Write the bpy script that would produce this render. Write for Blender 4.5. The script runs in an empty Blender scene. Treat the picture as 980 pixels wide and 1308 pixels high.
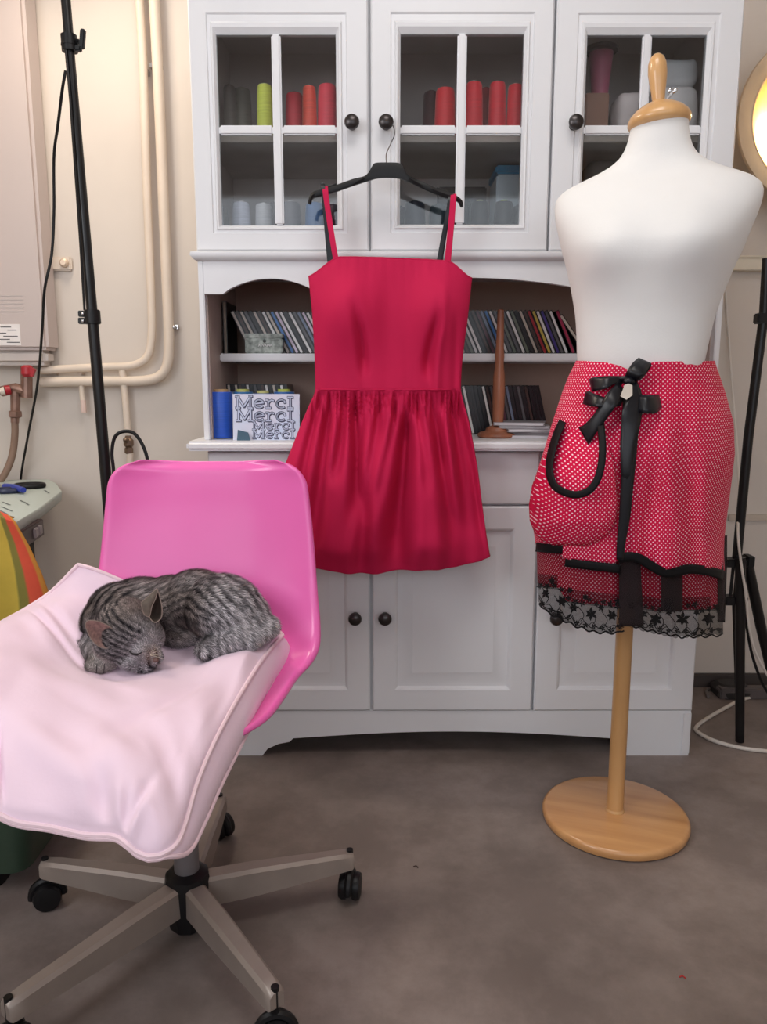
import bpy, bmesh, math, random
import numpy as np
from mathutils import Vector, Matrix, Euler, noise

S = bpy.context.scene
COL = S.collection
random.seed(7)
R = math.radians
PI = math.pi

# ------------------------------------------------------------------ camera
PITCH = R(9.5); FPX = 982.0; EYE = 1.0          # calibrated on the cabinet's own vertical edges (980 x 1308 frame)
cam = bpy.data.cameras.new('camera'); cam.sensor_fit = 'VERTICAL'; cam.sensor_height = 36.0
cam.lens = FPX / 1308.0 * 36.0
cam.clip_start = 0.02
co = bpy.data.objects.new('camera', cam); COL.objects.link(co)
co.location = (0, 0, EYE); co.rotation_euler = (PI / 2 - PITCH, 0, 0)
S.camera = co

# ------------------------------------------------------------------ light
def lin(c):
    return tuple(((x / 255) / 12.92 if x / 255 <= .04045 else ((x / 255 + .055) / 1.055) ** 2.4) for x in c)

w = bpy.data.worlds.new('room_ambient'); S.world = w; w.use_nodes = True
w.node_tree.nodes['Background'].inputs[0].default_value = (.86, .92, 1.0, 1)
w.node_tree.nodes['Background'].inputs[1].default_value = 1.75

def area(name, loc, target, size, power, col, sy=None, spread=180):
    l = bpy.data.lights.new(name, 'AREA'); l.energy = power; l.color = col
    l.shape = 'RECTANGLE'; l.size = size; l.size_y = sy or size; l.spread = R(spread)
    o = bpy.data.objects.new(name, l); COL.objects.link(o); o.location = loc
    o.rotation_euler = (Vector(target) - Vector(loc)).to_track_quat('-Z', 'Y').to_euler()
    return o
area('assumed_left_fill', (-1.5, .30, 1.75), (.2, 1.6, 1.1), 1.1, 17, (.92, .96, 1.0), .9)  # unseen area light added at left, assuming daylight there; no window is built
area('overhead_fill', (.10, .85, 2.64), (.15, 1.5, 0), .8, 11, (1.0, .97, .94))  # unseen overhead fill, added to brighten the scene from above
area('assumed_left_softbox', (-.88, 1.98, 2.32), (-.4, 1.5, .4), .28, 7, (1.0, .86, .68))  # assumed lamp above the left stand, out of view, inferred from the chair's shadow
S.view_settings.view_transform = 'Standard'
S.view_settings.look = 'None'
S.view_settings.gamma = 1.0
S.view_settings.use_curve_mapping = False
S.view_settings.exposure = 0.42

# ------------------------------------------------------------------ calibration helpers
def ray(px, py):
    xc = (px - 490) / FPX; yc = -(py - 654) / FPX
    return Vector((xc, math.cos(PITCH) + yc * math.sin(PITCH), -math.sin(PITCH) + yc * math.cos(PITCH)))
def at(px, py, Y):
    d = ray(px, py); t = Y / d.y
    return Vector((d.x * t, Y, EYE + d.z * t))
def atz(px, py, Z):
    d = ray(px, py); t = (Z - EYE) / d.z
    return Vector((d.x * t, d.y * t, Z))
def lerp(a, b, t): return a + (b - a) * t
def sstep(a, b, x):
    t = min(1, max(0, (x - a) / (b - a))); return t * t * (3 - 2 * t)
def interp(tab, x):
    if x <= tab[0][0]: return tab[0][1:]
    for a, b in zip(tab, tab[1:]):
        if x <= b[0]:
            t = (x - a[0]) / (b[0] - a[0])
            return tuple(lerp(p, q, t) for p, q in zip(a[1:], b[1:]))
    return tab[-1][1:]
def catmull(pts, n):
    P = [Vector(p) for p in pts]; P = [P[0] * 2 - P[1]] + P + [P[-1] * 2 - P[-2]]
    out = []; m = len(P) - 3
    for k in range(n):
        s = k / (n - 1) * m; i = min(int(s), m - 1); t = s - i
        a, b, c, d = P[i:i + 4]
        out.append(.5 * ((2 * b) + (c - a) * t + (2 * a - 5 * b + 4 * c - d) * t * t + (3 * b - a - 3 * c + d) * t ** 3))
    return out
def nz(x, y, z=0, s=1): return noise.noise(Vector((x * s, y * s, z * s)))

# ------------------------------------------------------------------ mesh builder
class MB:
    def __init__(s): s.v = []; s.f = []; s.uv = []; s.c = []
    def add(s, vs, fs, uvs=None, cs=None):
        o = len(s.v); s.v += [tuple(v) for v in vs]; s.f += [tuple(i + o for i in f) for f in fs]
        s.uv += uvs if uvs else [(0, 0)] * len(vs); s.c += cs if cs else [(1, 1, 1)] * len(vs)
        return s
    def box(s, x0, x1, y0, y1, z0, z1):
        v = [(x, y, z) for x in (x0, x1) for y in (y0, y1) for z in (z0, z1)]
        return s.add(v, [(0, 1, 3, 2), (4, 6, 7, 5), (0, 4, 5, 1), (2, 3, 7, 6), (0, 2, 6, 4), (1, 5, 7, 3)])
    def obox(s, c, size, M):
        h = Vector(size) / 2
        v = [Vector(c) + M @ Vector((x * h.x, y * h.y, z * h.z)) for x in (-1, 1) for y in (-1, 1) for z in (-1, 1)]
        return s.add(v, [(0, 1, 3, 2), (4, 6, 7, 5), (0, 4, 5, 1), (2, 3, 7, 6), (0, 2, 6, 4), (1, 5, 7, 3)])
    def grid(s, fn, nu, nv, cu=False, cv=False, uvf=None):
        vs = []; uv = []
        for j in range(nv):
            for i in range(nu):
                vs.append(fn(i, j)); uv.append(uvf(i, j) if uvf else (0, 0))
        fs = []
        for j in range(nv if cv else nv - 1):
            for i in range(nu if cu else nu - 1):
                a = j * nu + i; b = j * nu + (i + 1) % nu; c = ((j + 1) % nv) * nu + (i + 1) % nu; d = ((j + 1) % nv) * nu + i
                fs.append((a, b, c, d))
        return s.add(vs, fs, uv)
    def rings(s, rs, cap0=True, cap1=True):
        n = len(rs[0]); o = len(s.v); vs = [v for r in rs for v in r]; fs = []
        for j in range(len(rs) - 1):
            for i in range(n):
                fs.append((j * n + i, j * n + (i + 1) % n, (j + 1) * n + (i + 1) % n, (j + 1) * n + i))
        if cap0: fs.append(tuple(range(n))[::-1])
        if cap1: fs.append(tuple((len(rs) - 1) * n + i for i in range(n)))
        return s.add(vs, fs)
    def tube(s, path, r, n=8, closed=False):
        P = [Vector(p) for p in path]; m = len(P); rr = r if isinstance(r, (list, tuple)) else [r] * m
        up = None; rs = []
        for k in range(m):
            if closed: t = P[(k + 1) % m] - P[k - 1]
            else: t = P[min(k + 1, m - 1)] - P[max(k - 1, 0)]
            t.normalize()
            if up is None:
                up = Vector((0, 0, 1)) if abs(t.z) < .9 else Vector((0, 1, 0))
            a = (up - t * up.dot(t)).normalized(); b = t.cross(a); up = a
            rs.append([P[k] + (a * math.cos(2 * PI * i / n) + b * math.sin(2 * PI * i / n)) * rr[k] for i in range(n)])
        if closed: return s.grid(lambda i, j: rs[j][i], n, m, cu=True, cv=True)
        return s.rings(rs)
    def lathe(s, prof, n=24, c=(0, 0, 0), M=None):
        M = M or Matrix.Identity(3); c = Vector(c)
        return s.rings([[c + M @ Vector((r * math.cos(2 * PI * i / n), r * math.sin(2 * PI * i / n), z)) for i in range(n)] for r, z in prof])
    def prism(s, pts, y0, y1):            # outline in x,z pushed along y
        n = len(pts); v = [(x, y0, z) for x, z in pts] + [(x, y1, z) for x, z in pts]
        return s.add(v, [tuple(range(n)), tuple(range(2 * n - 1, n - 1, -1))] + [(i, i + n, (i + 1) % n + n, (i + 1) % n) for i in range(n)])
    def ell(s, c, r, M=None, n=16, m=10):
        M = M or Matrix.Identity(3); c = Vector(c); r = r if isinstance(r, (tuple, list)) else (r, r, r)
        return s.rings([[c + M @ Vector((r[0] * math.sin(t) * math.cos(2 * PI * i / n), r[1] * math.sin(t) * math.sin(2 * PI * i / n), r[2] * math.cos(t)))
                         for i in range(n)] for t in [PI * (.02 + .96 * k / m) for k in range(m + 1)]])
    def ribbon(s, pairs, n=10):           # flat strip through pairs of edge points
        A = catmull([p[0] for p in pairs], n); B = catmull([p[1] for p in pairs], n)
        return s.grid(lambda i, j: lerp(A[j], B[j], i / 3), 4, n)

def wm(o):
    m = o.matrix_basis.copy()
    return wm(o.parent) @ m if o.parent else m

def build(name, mb, m, parent=None, origin=None, bev=0, seg=2, smooth=35, solid=0, sub=0, local=False, col=False, uv=False):
    me = bpy.data.meshes.new(name); me.from_pydata(mb.v, [], mb.f)
    if uv:
        l = me.uv_layers.new(name='uv'); idx = np.zeros(len(me.loops), dtype=np.int32); me.loops.foreach_get('vertex_index', idx)
        l.data.foreach_set('uv', np.array(mb.uv, dtype=np.float32)[idx].ravel())
    if col:
        a = me.color_attributes.new('tint', 'FLOAT_COLOR', 'POINT')
        a.data.foreach_set('color', np.c_[np.array(mb.c, dtype=np.float32), np.ones(len(mb.c), dtype=np.float32)].ravel())
    if not uv and not col:
        bm = bmesh.new(); bm.from_mesh(me)
        bmesh.ops.remove_doubles(bm, verts=bm.verts, dist=1e-6)
        bmesh.ops.recalc_face_normals(bm, faces=bm.faces)
        if bev: bmesh.ops.bevel(bm, geom=[e for e in bm.edges if e.is_manifold and e.calc_face_angle(0) > .6], offset=bev, segments=seg, affect='EDGES', clamp_overlap=True)
        bm.to_mesh(me); bm.free()
    o = bpy.data.objects.new(name, me)
    if parent is not None:
        o.parent = parent
        if not local: me.transform(wm(parent).inverted())
    elif origin is not None:
        if not local: me.transform(Matrix.Translation(-Vector(origin)))
        o.location = origin
    if smooth:
        me.shade_smooth(); me.set_sharp_from_angle(angle=R(smooth))
    for x in (m if isinstance(m, (list, tuple)) else [m]): me.materials.append(x)
    COL.objects.link(o)
    if solid:
        d = o.modifiers.new('thickness', 'SOLIDIFY'); d.thickness = abs(solid); d.offset = 0 if solid > 0 else -1
    if sub:
        d = o.modifiers.new('smooth', 'SUBSURF'); d.levels = d.render_levels = sub
    return o
def tag(o, label=None, cat=None, group=None, kind=None):
    if label: o['label'] = label
    if cat: o['category'] = cat
    if group: o['group'] = group
    if kind: o['kind'] = kind
    return o
def thing(name, label, cat, loc=(0, 0, 0), rot=(0, 0, 0), group=None):
    o = bpy.data.objects.new(name, None); o.empty_display_size = .05
    o.location = loc; o.rotation_euler = rot; COL.objects.link(o)
    return tag(o, label, cat, group)
def dup(o, parent=None):
    c = o.copy(); COL.objects.link(c); c.parent = parent
    for ch in o.children: dup(ch, c)
    return c

# ------------------------------------------------------------------ materials
def mat(name, c, rough=.6, metal=0, var=.08, scale=12, bump=0, bscale=80, spec=.5, coat=0, sheen=0, stretch=None, trans=0, emit=None, estr=0, c2=None):
    m = bpy.data.materials.new(name); m.use_nodes = True; nt = m.node_tree; b = nt.nodes['Principled BSDF']
    L = nt.links.new; c = lin(c)
    tc = nt.nodes.new('ShaderNodeTexCoord'); mp = nt.nodes.new('ShaderNodeMapping'); L(tc.outputs['Object'], mp.inputs[0])
    mp.inputs['Scale'].default_value = stretch or (1, 1, 1)
    n = nt.nodes.new('ShaderNodeTexNoise'); n.inputs['Scale'].default_value = scale; n.inputs['Detail'].default_value = 5; L(mp.outputs[0], n.inputs['Vector'])
    r = nt.nodes.new('ShaderNodeValToRGB'); L(n.outputs['Fac'], r.inputs[0])
    c2 = lin(c2) if c2 else None
    r.color_ramp.elements[0].position = .3; r.color_ramp.elements[1].position = .72
    r.color_ramp.elements[0].color = (*[min(1, x * (1 - var)) for x in c], 1)
    r.color_ramp.elements[1].color = (*(c2 or [min(1, x * (1 + var)) for x in c]), 1)
    L(r.outputs[0], b.inputs['Base Color'])
    b.inputs['Roughness'].default_value = rough; b.inputs['Metallic'].default_value = metal
    b.inputs['Specular IOR Level'].default_value = spec; b.inputs['Coat Weight'].default_value = coat; b.inputs['Coat Roughness'].default_value = .15
    b.inputs['Sheen Weight'].default_value = sheen; b.inputs['Transmission Weight'].default_value = trans
    if bump:
        bn = nt.nodes.new('ShaderNodeTexNoise'); bn.inputs['Scale'].default_value = bscale; bn.inputs['Detail'].default_value = 4; L(mp.outputs[0], bn.inputs['Vector'])
        bp = nt.nodes.new('ShaderNodeBump'); bp.inputs['Strength'].default_value = bump; bp.inputs['Distance'].default_value = .01
        L(bn.outputs['Fac'], bp.inputs['Height']); L(bp.outputs[0], b.inputs['Normal'])
    if emit:
        b.inputs['Emission Color'].default_value = (*lin(emit), 1); b.inputs['Emission Strength'].default_value = estr
    return m
def sheer(name, c, opac, rough=.8):        # thin gauze: part cloth, part hole
    m = bpy.data.materials.new(name); m.use_nodes = True; nt = m.node_tree; b = nt.nodes['Principled BSDF']; L = nt.links.new
    b.inputs['Base Color'].default_value = (*lin(c), 1); b.inputs['Roughness'].default_value = rough
    t = nt.nodes.new('ShaderNodeBsdfTransparent'); x = nt.nodes.new('ShaderNodeMixShader')
    n = nt.nodes.new('ShaderNodeTexNoise'); n.inputs['Scale'].default_value = 60
    mr = nt.nodes.new('ShaderNodeMapRange'); mr.inputs['To Min'].default_value = opac - .08; mr.inputs['To Max'].default_value = opac + .08
    L(n.outputs['Fac'], mr.inputs['Value']); L(mr.outputs[0], x.inputs[0]); L(t.outputs[0], x.inputs[1]); L(b.outputs[0], x.inputs[2])
    L(x.outputs[0], nt.nodes['Material Output'].inputs[0]); return m
def glassmat(name, tint=(252, 253, 253), g=.045):
    m = bpy.data.materials.new(name); m.use_nodes = True; nt = m.node_tree; nt.nodes.remove(nt.nodes['Principled BSDF']); L = nt.links.new
    t = nt.nodes.new('ShaderNodeBsdfTransparent'); t.inputs[0].default_value = (*lin(tint), 1)
    gl = nt.nodes.new('ShaderNodeBsdfGlossy'); gl.inputs['Roughness'].default_value = .03
    x = nt.nodes.new('ShaderNodeMixShader'); fr = nt.nodes.new('ShaderNodeFresnel'); fr.inputs[0].default_value = 1.45
    ma = nt.nodes.new('ShaderNodeMath'); ma.operation = 'ADD'; ma.inputs[1].default_value = g - .04; L(fr.outputs[0], ma.inputs[0])
    L(ma.outputs[0], x.inputs[0]); L(t.outputs[0], x.inputs[1]); L(gl.outputs[0], x.inputs[2]); L(x.outputs[0], nt.nodes['Material Output'].inputs[0]); return m
def wood(name, c, c2, axis=(1, 1, .12), rough=.4, coat=.2, scale=26):
    return mat(name, c, rough, var=.12, scale=scale, stretch=axis, c2=c2, coat=coat)
def polka(name, c, dot, pitch=.0088, rad=.148):
    m = mat(name, c, .8, var=.06, scale=30, spec=.15); nt = m.node_tree; L = nt.links.new; b = nt.nodes['Principled BSDF']
    N = nt.nodes.new
    u = N('ShaderNodeUVMap'); u.uv_map = 'uv'
    def dots(off):
        s = N('ShaderNodeVectorMath'); s.operation = 'SCALE'; s.inputs['Scale'].default_value = 1 / pitch; L(u.outputs[0], s.inputs[0])
        a = N('ShaderNodeVectorMath'); a.operation = 'ADD'; a.inputs[1].default_value = (off, off, 0); L(s.outputs[0], a.inputs[0])
        f = N('ShaderNodeVectorMath'); f.operation = 'FRACTION'; L(a.outputs[0], f.inputs[0])
        d = N('ShaderNodeVectorMath'); d.operation = 'DISTANCE'; d.inputs[1].default_value = (.5, .5, 0); L(f.outputs[0], d.inputs[0])
        return d.outputs['Value']
    mn = N('ShaderNodeMath'); mn.operation = 'MINIMUM'; L(dots(0), mn.inputs[0]); L(dots(.5), mn.inputs[1])
    mr = N('ShaderNodeMapRange'); mr.interpolation_type = 'SMOOTHSTEP'
    mr.inputs['From Min'].default_value = rad + .04; mr.inputs['From Max'].default_value = rad - .04; L(mn.outputs[0], mr.inputs['Value'])
    mx = N('ShaderNodeMix'); mx.data_type = 'RGBA'; L(mr.outputs[0], mx.inputs['Factor'])
    src = b.inputs['Base Color'].links[0].from_socket; L(src, mx.inputs['A']); mx.inputs['B'].default_value = (*lin(dot), 1)
    L(mx.outputs['Result'], b.inputs['Base Color']); return m
def tinted(name, rough=.8, spec=.3):
    m = mat(name, (255, 255, 255), rough, var=.05, scale=60, spec=spec); nt = m.node_tree; b = nt.nodes['Principled BSDF']
    a = nt.nodes.new('ShaderNodeAttribute'); a.attribute_name = 'tint'; mx = nt.nodes.new('ShaderNodeMix'); mx.data_type = 'RGBA'; mx.blend_type = 'MULTIPLY'
    mx.inputs['Factor'].default_value = 1
    src = b.inputs['Base Color'].links[0].from_socket
    nt.links.new(src, mx.inputs['A']); nt.links.new(a.outputs['Color'], mx.inputs['B']); nt.links.new(mx.outputs['Result'], b.inputs['Base Color']); return m

_mc = {}
def plain(c, rough=.5, **k):
    key = (tuple(c), rough, tuple(sorted(k.items())))
    if key not in _mc: _mc[key] = mat('paint_%d_%d_%d' % tuple(c), c, rough, **k)
    return _mc[key]

M_white = mat('white_painted_wood', (226, 226, 229), .42, var=.03, scale=3, bump=.03, bscale=9, stretch=(1, 1, .25))
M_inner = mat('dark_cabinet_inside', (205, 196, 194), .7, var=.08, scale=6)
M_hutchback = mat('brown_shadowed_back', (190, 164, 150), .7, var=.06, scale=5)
M_wall = mat('plaster_wall', (216, 206, 197), .85, var=.04, scale=2.2, bump=.08, bscale=14)
M_pewter = mat('dark_pewter', (70, 66, 66), .32, metal=.9, var=.15, scale=40)
M_black = mat('black_plastic', (20, 19, 21), .42, var=.1, scale=30, spec=.3)
M_blackmetal = mat('black_metal', (22, 20, 21), .34, var=.1, scale=30, spec=.35)
M_chrome = mat('steel', (200, 200, 202), .2, metal=1, var=.05)
M_glass = glassmat('cabinet_glass')
# ------------------------------------------------------------------ the room
def floor_mat():
    m = mat('worn_concrete', (124, 112, 106), .55, var=.22, scale=1.6, bump=.12, bscale=22, c2=(158, 144, 138)); nt = m.node_tree; b = nt.nodes['Principled BSDF']; L = nt.links.new
    tc = nt.nodes.new('ShaderNodeTexCoord'); n = nt.nodes.new('ShaderNodeTexNoise'); n.inputs['Scale'].default_value = 5.5; n.inputs['Detail'].default_value = 8; n.inputs['Roughness'].default_value = .7
    L(tc.outputs['Object'], n.inputs['Vector'])
    r = nt.nodes.new('ShaderNodeValToRGB'); r.color_ramp.elements[0].position = .42; r.color_ramp.elements[1].position = .62
    r.color_ramp.elements[0].color = (.42, .38, .36, 1); r.color_ramp.elements[1].color = (1.0, 1.0, 1.0, 1); L(n.outputs['Fac'], r.inputs[0])
    mx = nt.nodes.new('ShaderNodeMix'); mx.data_type = 'RGBA'; mx.blend_type = 'MULTIPLY'; mx.inputs['Factor'].default_value = .45
    src = b.inputs['Base Color'].links[0].from_socket; L(src, mx.inputs['A']); L(r.outputs[0], mx.inputs['B']); L(mx.outputs['Result'], b.inputs['Base Color'])
    return m
M_floor = floor_mat()
WALLY = 2.45
for nm, bx, m in [('floor', (-1.6, 1.9, -2.2, WALLY + .1, -.1, 0), M_floor),
                  ('wall_back', (-1.6, 1.9, WALLY, WALLY + .1, 0, 2.7), M_wall),
                  ('wall_left', (-1.7, -1.6, -2.2, WALLY + .1, 0, 2.7), M_wall),
                  ('wall_right', (1.9, 2.0, -2.2, WALLY + .1, 0, 2.7), M_wall),
                  ('wall_front_blocker', (-1.7, 2.0, -2.3, -2.2, 0, .95), M_wall),  # unseen low wall, added to block low light from the front
                  ('ceiling', (-1.7, 2.0, -2.2, WALLY + .1, 2.7, 2.8), M_wall)]:
    tag(build(nm, MB().box(*bx), m, smooth=0), kind='structure')
tag(build('wall_front_blocker_top', MB().box(-1.7, 2.0, -2.3, -2.2, 2.4, 2.7), M_wall, smooth=0), kind='structure')  # unseen upper strip, added to shape the light opening at the front
a = at(925, 347, WALLY)
t = MB().box(a.x, 1.9, WALLY - .035, WALLY, a.z, a.z + .035).box(a.x, 1.9, WALLY - .04, WALLY - .03, a.z + .035, a.z + .042)
tag(build('trim_1', t, mat('cream_trunking', (226, 216, 198), .6), bev=.003), kind='structure')
a = at(930, 657, WALLY)
tag(build('trim_2', MB().box(a.x, 1.9, WALLY - .012, WALLY, a.z - .02, a.z), plain((200, 186, 172), .7), bev=.002), kind='structure')
tag(build('baseboard_back', MB().box(.86, 1.9, WALLY - .018, WALLY, 0, .045), plain((74, 66, 64), .6), bev=.003), kind='structure')

# ------------------------------------------------------------------ the white dresser
XL, XR, YF = -.455, .838, 1.95
DIV = (-.033, .400)
YB = 2.36
def rect(x0, x1, z0, z1, y): return [(x0, y, z0), (x1, y, z0), (x1, y, z1), (x0, y, z1)]
def knob(px, pz, yf, parent):
    M = Matrix.Rotation(R(90), 3, 'X')
    mb = MB().lathe([(.010, 0), (.010, .002), (.0055, .005), (.005, .014), (.011, .019), (.0165, .025), (.0178, .031), (.0155, .037), (.010, .0405), (.003, .042)], 20, (px, yf, pz), M)
    return build('knob', mb, M_pewter, parent)
def glazed_door(x0, x1, z0, z1, o, kx, root):
    ox0, ox1, oz0, oz1 = o; mb = MB(); T = .022
    def rt(t, y): return rect(lerp(x0, ox0, t), lerp(x1, ox1, t), lerp(z0, oz0, t), lerp(z1, oz1, t), y)
    rs = [rt(0, YF + T), rt(0, YF + .004), rt(.05, YF), rt(.66, YF), rt(.69, YF + .004), rt(.80, YF + .003), rt(.84, YF - .001), rt(.90, YF), rt(1, YF + .010), rt(1, YF + T)]
    mb.rings(rs, False, False); n = len(mb.v)
    mb.f += [(36 + i, 36 + (i + 1) % 4, (i + 1) % 4, i) for i in range(4)]
    d = build('glass_door', mb, M_white, root, smooth=25)
    cx = (ox0 + ox1) / 2; cz = 1.595
    build('muntin', MB().box(cx - .011, cx + .011, YF + .003, YF + .018, oz0, oz1), M_white, d, bev=.004)
    for a_, b_ in ((ox0, cx - .011), (cx + .011, ox1)):
        build('muntin', MB().box(a_, b_, YF + .004, YF + .017, cz - .011, cz + .011), M_white, d, bev=.004)
        for c_, e_ in ((oz0, cz - .010), (cz + .010, oz1)):
            build('glass_pane', MB().box(a_ - .001, b_ + .001, YF + .009, YF + .012, c_ - .001, e_ + .001), M_glass, d, smooth=0)
    knob(kx, 1.602, YF, d)
    return d
up = thing('glazed_cabinet', 'white upper cabinet with three glazed doors holding thread, above the open shelves', 'cabinet', (.19, YF, 1.30))
ZT = 1.94
c = MB().box(XL, XL + .018, YF + .024, YB, 1.30, ZT).box(XR - .018, XR, YF + .024, YB, 1.30, ZT)
c.box(XL, XR, YF + .024, YB, 1.30, 1.325).box(XL, XR, YF + .024, YB, ZT - .02, ZT)
for x in DIV: c.box(x - .009, x + .009, YF + .026, YB, 1.325, ZT - .02)
build('carcass', c, M_white, up, smooth=0)
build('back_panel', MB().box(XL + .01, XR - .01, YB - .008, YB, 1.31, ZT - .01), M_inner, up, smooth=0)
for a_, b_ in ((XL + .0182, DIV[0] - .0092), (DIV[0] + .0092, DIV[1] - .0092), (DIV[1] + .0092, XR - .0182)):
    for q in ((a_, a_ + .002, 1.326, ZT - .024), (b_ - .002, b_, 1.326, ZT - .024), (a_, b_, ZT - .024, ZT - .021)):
        build('inner_face', MB().box(q[0], q[1], YF + .03, YB - .01, q[2], q[3]), M_inner, up, smooth=0)
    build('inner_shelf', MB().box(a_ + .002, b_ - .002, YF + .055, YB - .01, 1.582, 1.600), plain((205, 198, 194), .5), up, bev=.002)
def moulding(z0, z1, out, parent, name):
    prof = [(0, z0), (-out * .5, z0 + .003), (-out, lerp(z0, z1, .5)), (-out * .9, z1 - .003), (0, z1)]
    rs = []
    for dy, z in prof: rs.append([(XL + dy, YB, z), (XL + dy, YF + dy, z), (XR - dy, YF + dy, z), (XR - dy, YB, z)])
    build(name, MB().rings(rs), M_white, parent, smooth=50)
moulding(1.295, 1.3175, .014, up, 'base_moulding')
moulding(ZT, ZT + .05, .03, up, 'cornice')
glazed_door(XL, DIV[0] - .003, 1.319, ZT - .004, (-.392, -.112, 1.379, 1.805), -.074, up)
glazed_door(DIV[0] + .003, DIV[1] - .003, 1.319, ZT - .004, (.040, .329, 1.381, 1.806), .006, up)
glazed_door(DIV[1] + .003, XR, 1.319, ZT - .004, (.478, .757, 1.380, 1.804), .450, up)

CT = .858   # counter top height
hu = thing('shelf_hutch', 'white open shelf section with scalloped valance between the glazed cabinet and the worktop', 'shelf', (.19, YF, CT))
build('side_panel', MB().box(XL, XL + .014, YF + .005, YB, CT, 1.295), M_white, hu, bev=.002)
build('side_panel', MB().box(XR - .014, XR, YF + .005, YB, CT, 1.295), M_white, hu, bev=.002)
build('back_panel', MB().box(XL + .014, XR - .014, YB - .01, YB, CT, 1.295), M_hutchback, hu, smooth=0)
for xa in (XL + .014, XR - .016): build('inner_face', MB().box(xa, xa + .002, YF + .03, YB - .01, CT, 1.29), plain((190, 172, 164), .6), hu, smooth=0)  # brownish shade of the inner sides is put into this colour
build('shelf', MB().box(XL + .016, XR - .016, 2.10, YB - .01, 1.058, 1.079), M_white, hu, bev=.003)
# valance with three arches
def arch(x0, x1, z0, z1, n=14): return [(lerp(x0, x1, k / n), z0 + (z1 - z0) * (math.sin(PI * k / n) ** .75)) for k in range(n + 1)]
pts = [(XL + .014, 1.295), (XL + .014, 1.217)] + arch(-.396, -.160, 1.217, 1.254) + arch(-.130, .535, 1.217, 1.256, 24) + arch(.56, .785, 1.217, 1.254) + [(XR - .014, 1.217), (XR - .014, 1.295)]
vb = MB()
for (xa, za), (xb, zb) in zip(pts[1:-1], pts[2:-1]):
    if xb - xa > 1e-5: vb.prism([(xa, za), (xb, zb), (xb, 1.295), (xa, 1.295)], YF + .006, YF + .022)
build('valance', vb, M_white, hu, smooth=0)

wt = build('worktop', MB().box(XL - .035, XR + .035, 1.905, 2.40, CT - .024, CT), M_white, origin=(.19, 2.15, CT - .024), bev=.007, seg=3)
tag(wt, 'long white worktop with rounded edge running behind the red dress', 'worktop')

lo = thing('sideboard', 'white sideboard with panelled doors and arched plinth standing on the concrete floor', 'sideboard', (.19, YF, 0))
c = MB().box(XL + .004, XR - .004, YF + .022, 2.38, .10, CT - .024)
build('carcass', c, M_white, lo, smooth=0)
pl = [(XL + .008, .130), (XL + .008, 0), (-.330, 0), (-.315, .020), (-.285, .034), (-.255, .040), (-.245, .050)]
pl += [(x, .050 + .020 * math.sin(PI * (x + .245) / .865)) for x in [-.2 + .05 * k for k in range(17)]] + [(.62, .050), (.628, .030), (.640, .006), (.645, 0), (XR - .008, 0), (XR - .008, .130)]
vb = MB()
for (xa, za), (xb, zb) in zip(pl[1:-1], pl[2:-1]):
    if xb - xa > 1e-5: vb.prism([(xa, za), (xb, zb), (xb, .130), (xa, .130)], YF + .006, YF + .026)
build('plinth', vb, M_white, lo, smooth=0)
build('foot', MB().box(XR - .034, XR - .006, YF + .001, YF + .03, 0, .128), M_white, lo, bev=.006)
build('foot', MB().box(XL + .006, XL + .034, YF + .001, YF + .03, 0, .128), M_white, lo, bev=.006)
for xa in (XL + .006, XR - .026): build('side_plinth', MB().box(xa, xa + .02, YF + .026, 2.38, 0, .1), M_white, lo, smooth=0)
def panel(x0, x1, z0, z1, fw):
    mb = MB(); T = .021
    def rt(i, y): return rect(x0 + i, x1 - i, z0 + i, z1 - i, y)
    rs = [rt(0, YF + T), rt(0, YF + .004), rt(.004, YF), rt(fw, YF), rt(fw + .004, YF + .002), rt(fw + .009, YF + .009), rt(fw + .018, YF + .0095), rt(fw + .046, YF + .003), rt(fw + .048, YF + .002)]
    return mb.rings(rs, True, True)
for (x0, x1, kx) in ((XL + .008, DIV[0] - .003, -.074), (DIV[0] + .004, DIV[1] - .003, .004), (DIV[1] + .004, XR - .008, .449)):
    d = build('door', panel(x0, x1, .132, .688, .058), M_white, lo, smooth=25); knob(kx, .397, YF, d)
    d = build('drawer', MB().rings([rect(x0, x1, .694, .828, YF + .021), rect(x0, x1, .694, .828, YF + .004), rect(x0 + .004, x1 - .004, .698, .824, YF), rect(x0 + .012, x1 - .012, .706, .816, YF - .002)]), M_white, lo, smooth=25)
    knob((x0 + x1) / 2 if x0 > .39 or x0 < -.4 else x0 + .12, .76, YF - .002, d)

# ------------------------------------------------------------------ things in the cabinet
def cone(px, py, col, Y, zb, hw, tip, label, tall=None, name='thread_cone', grp=None):
    p = at(px, py, Y); r = hw; h = (tall if tall else p.z - zb)
    t = thing(name, label, 'thread', (p.x, Y, zb), group=grp)
    prof = [(r * .97, .002), (r, .008), (r * .97, h * .3), (r * .9, h * .75), (r * .84, h * .93), (r * .74, h * .965), (r * .3, h * .97)]
    w_ = MB(); n = 20
    w_.lathe(prof, n)
    m = plain(col, .55, var=.12, scale=160, stretch=(.2, .2, 3), sheen=.2)
    build('winding', w_, m, t, local=True)
    build('core', MB().lathe([(r * .30, h * .95), (r * .30, h), (r * .2, h), (r * .18, h * .96)], 14), plain(tip, .5), t, local=True)
    return t
UZ, LZ = 1.600, 1.325
W_ = (215, 210, 205)
cone(338, 107, (214, 222, 92), 2.07, UZ, .022, (225, 220, 190), 'pale yellow-green thread cone on upper shelf behind left glass door')
cone(309, 112, (120, 116, 108), 2.16, UZ, .026, (150, 140, 130), 'dull grey thread cone beside the yellow-green cone behind glass')
cone(293, 108, (96, 90, 88), 2.12, UZ, .018, (150, 140, 130), 'dark grey slim thread cone at left end of upper glazed shelf')
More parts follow.
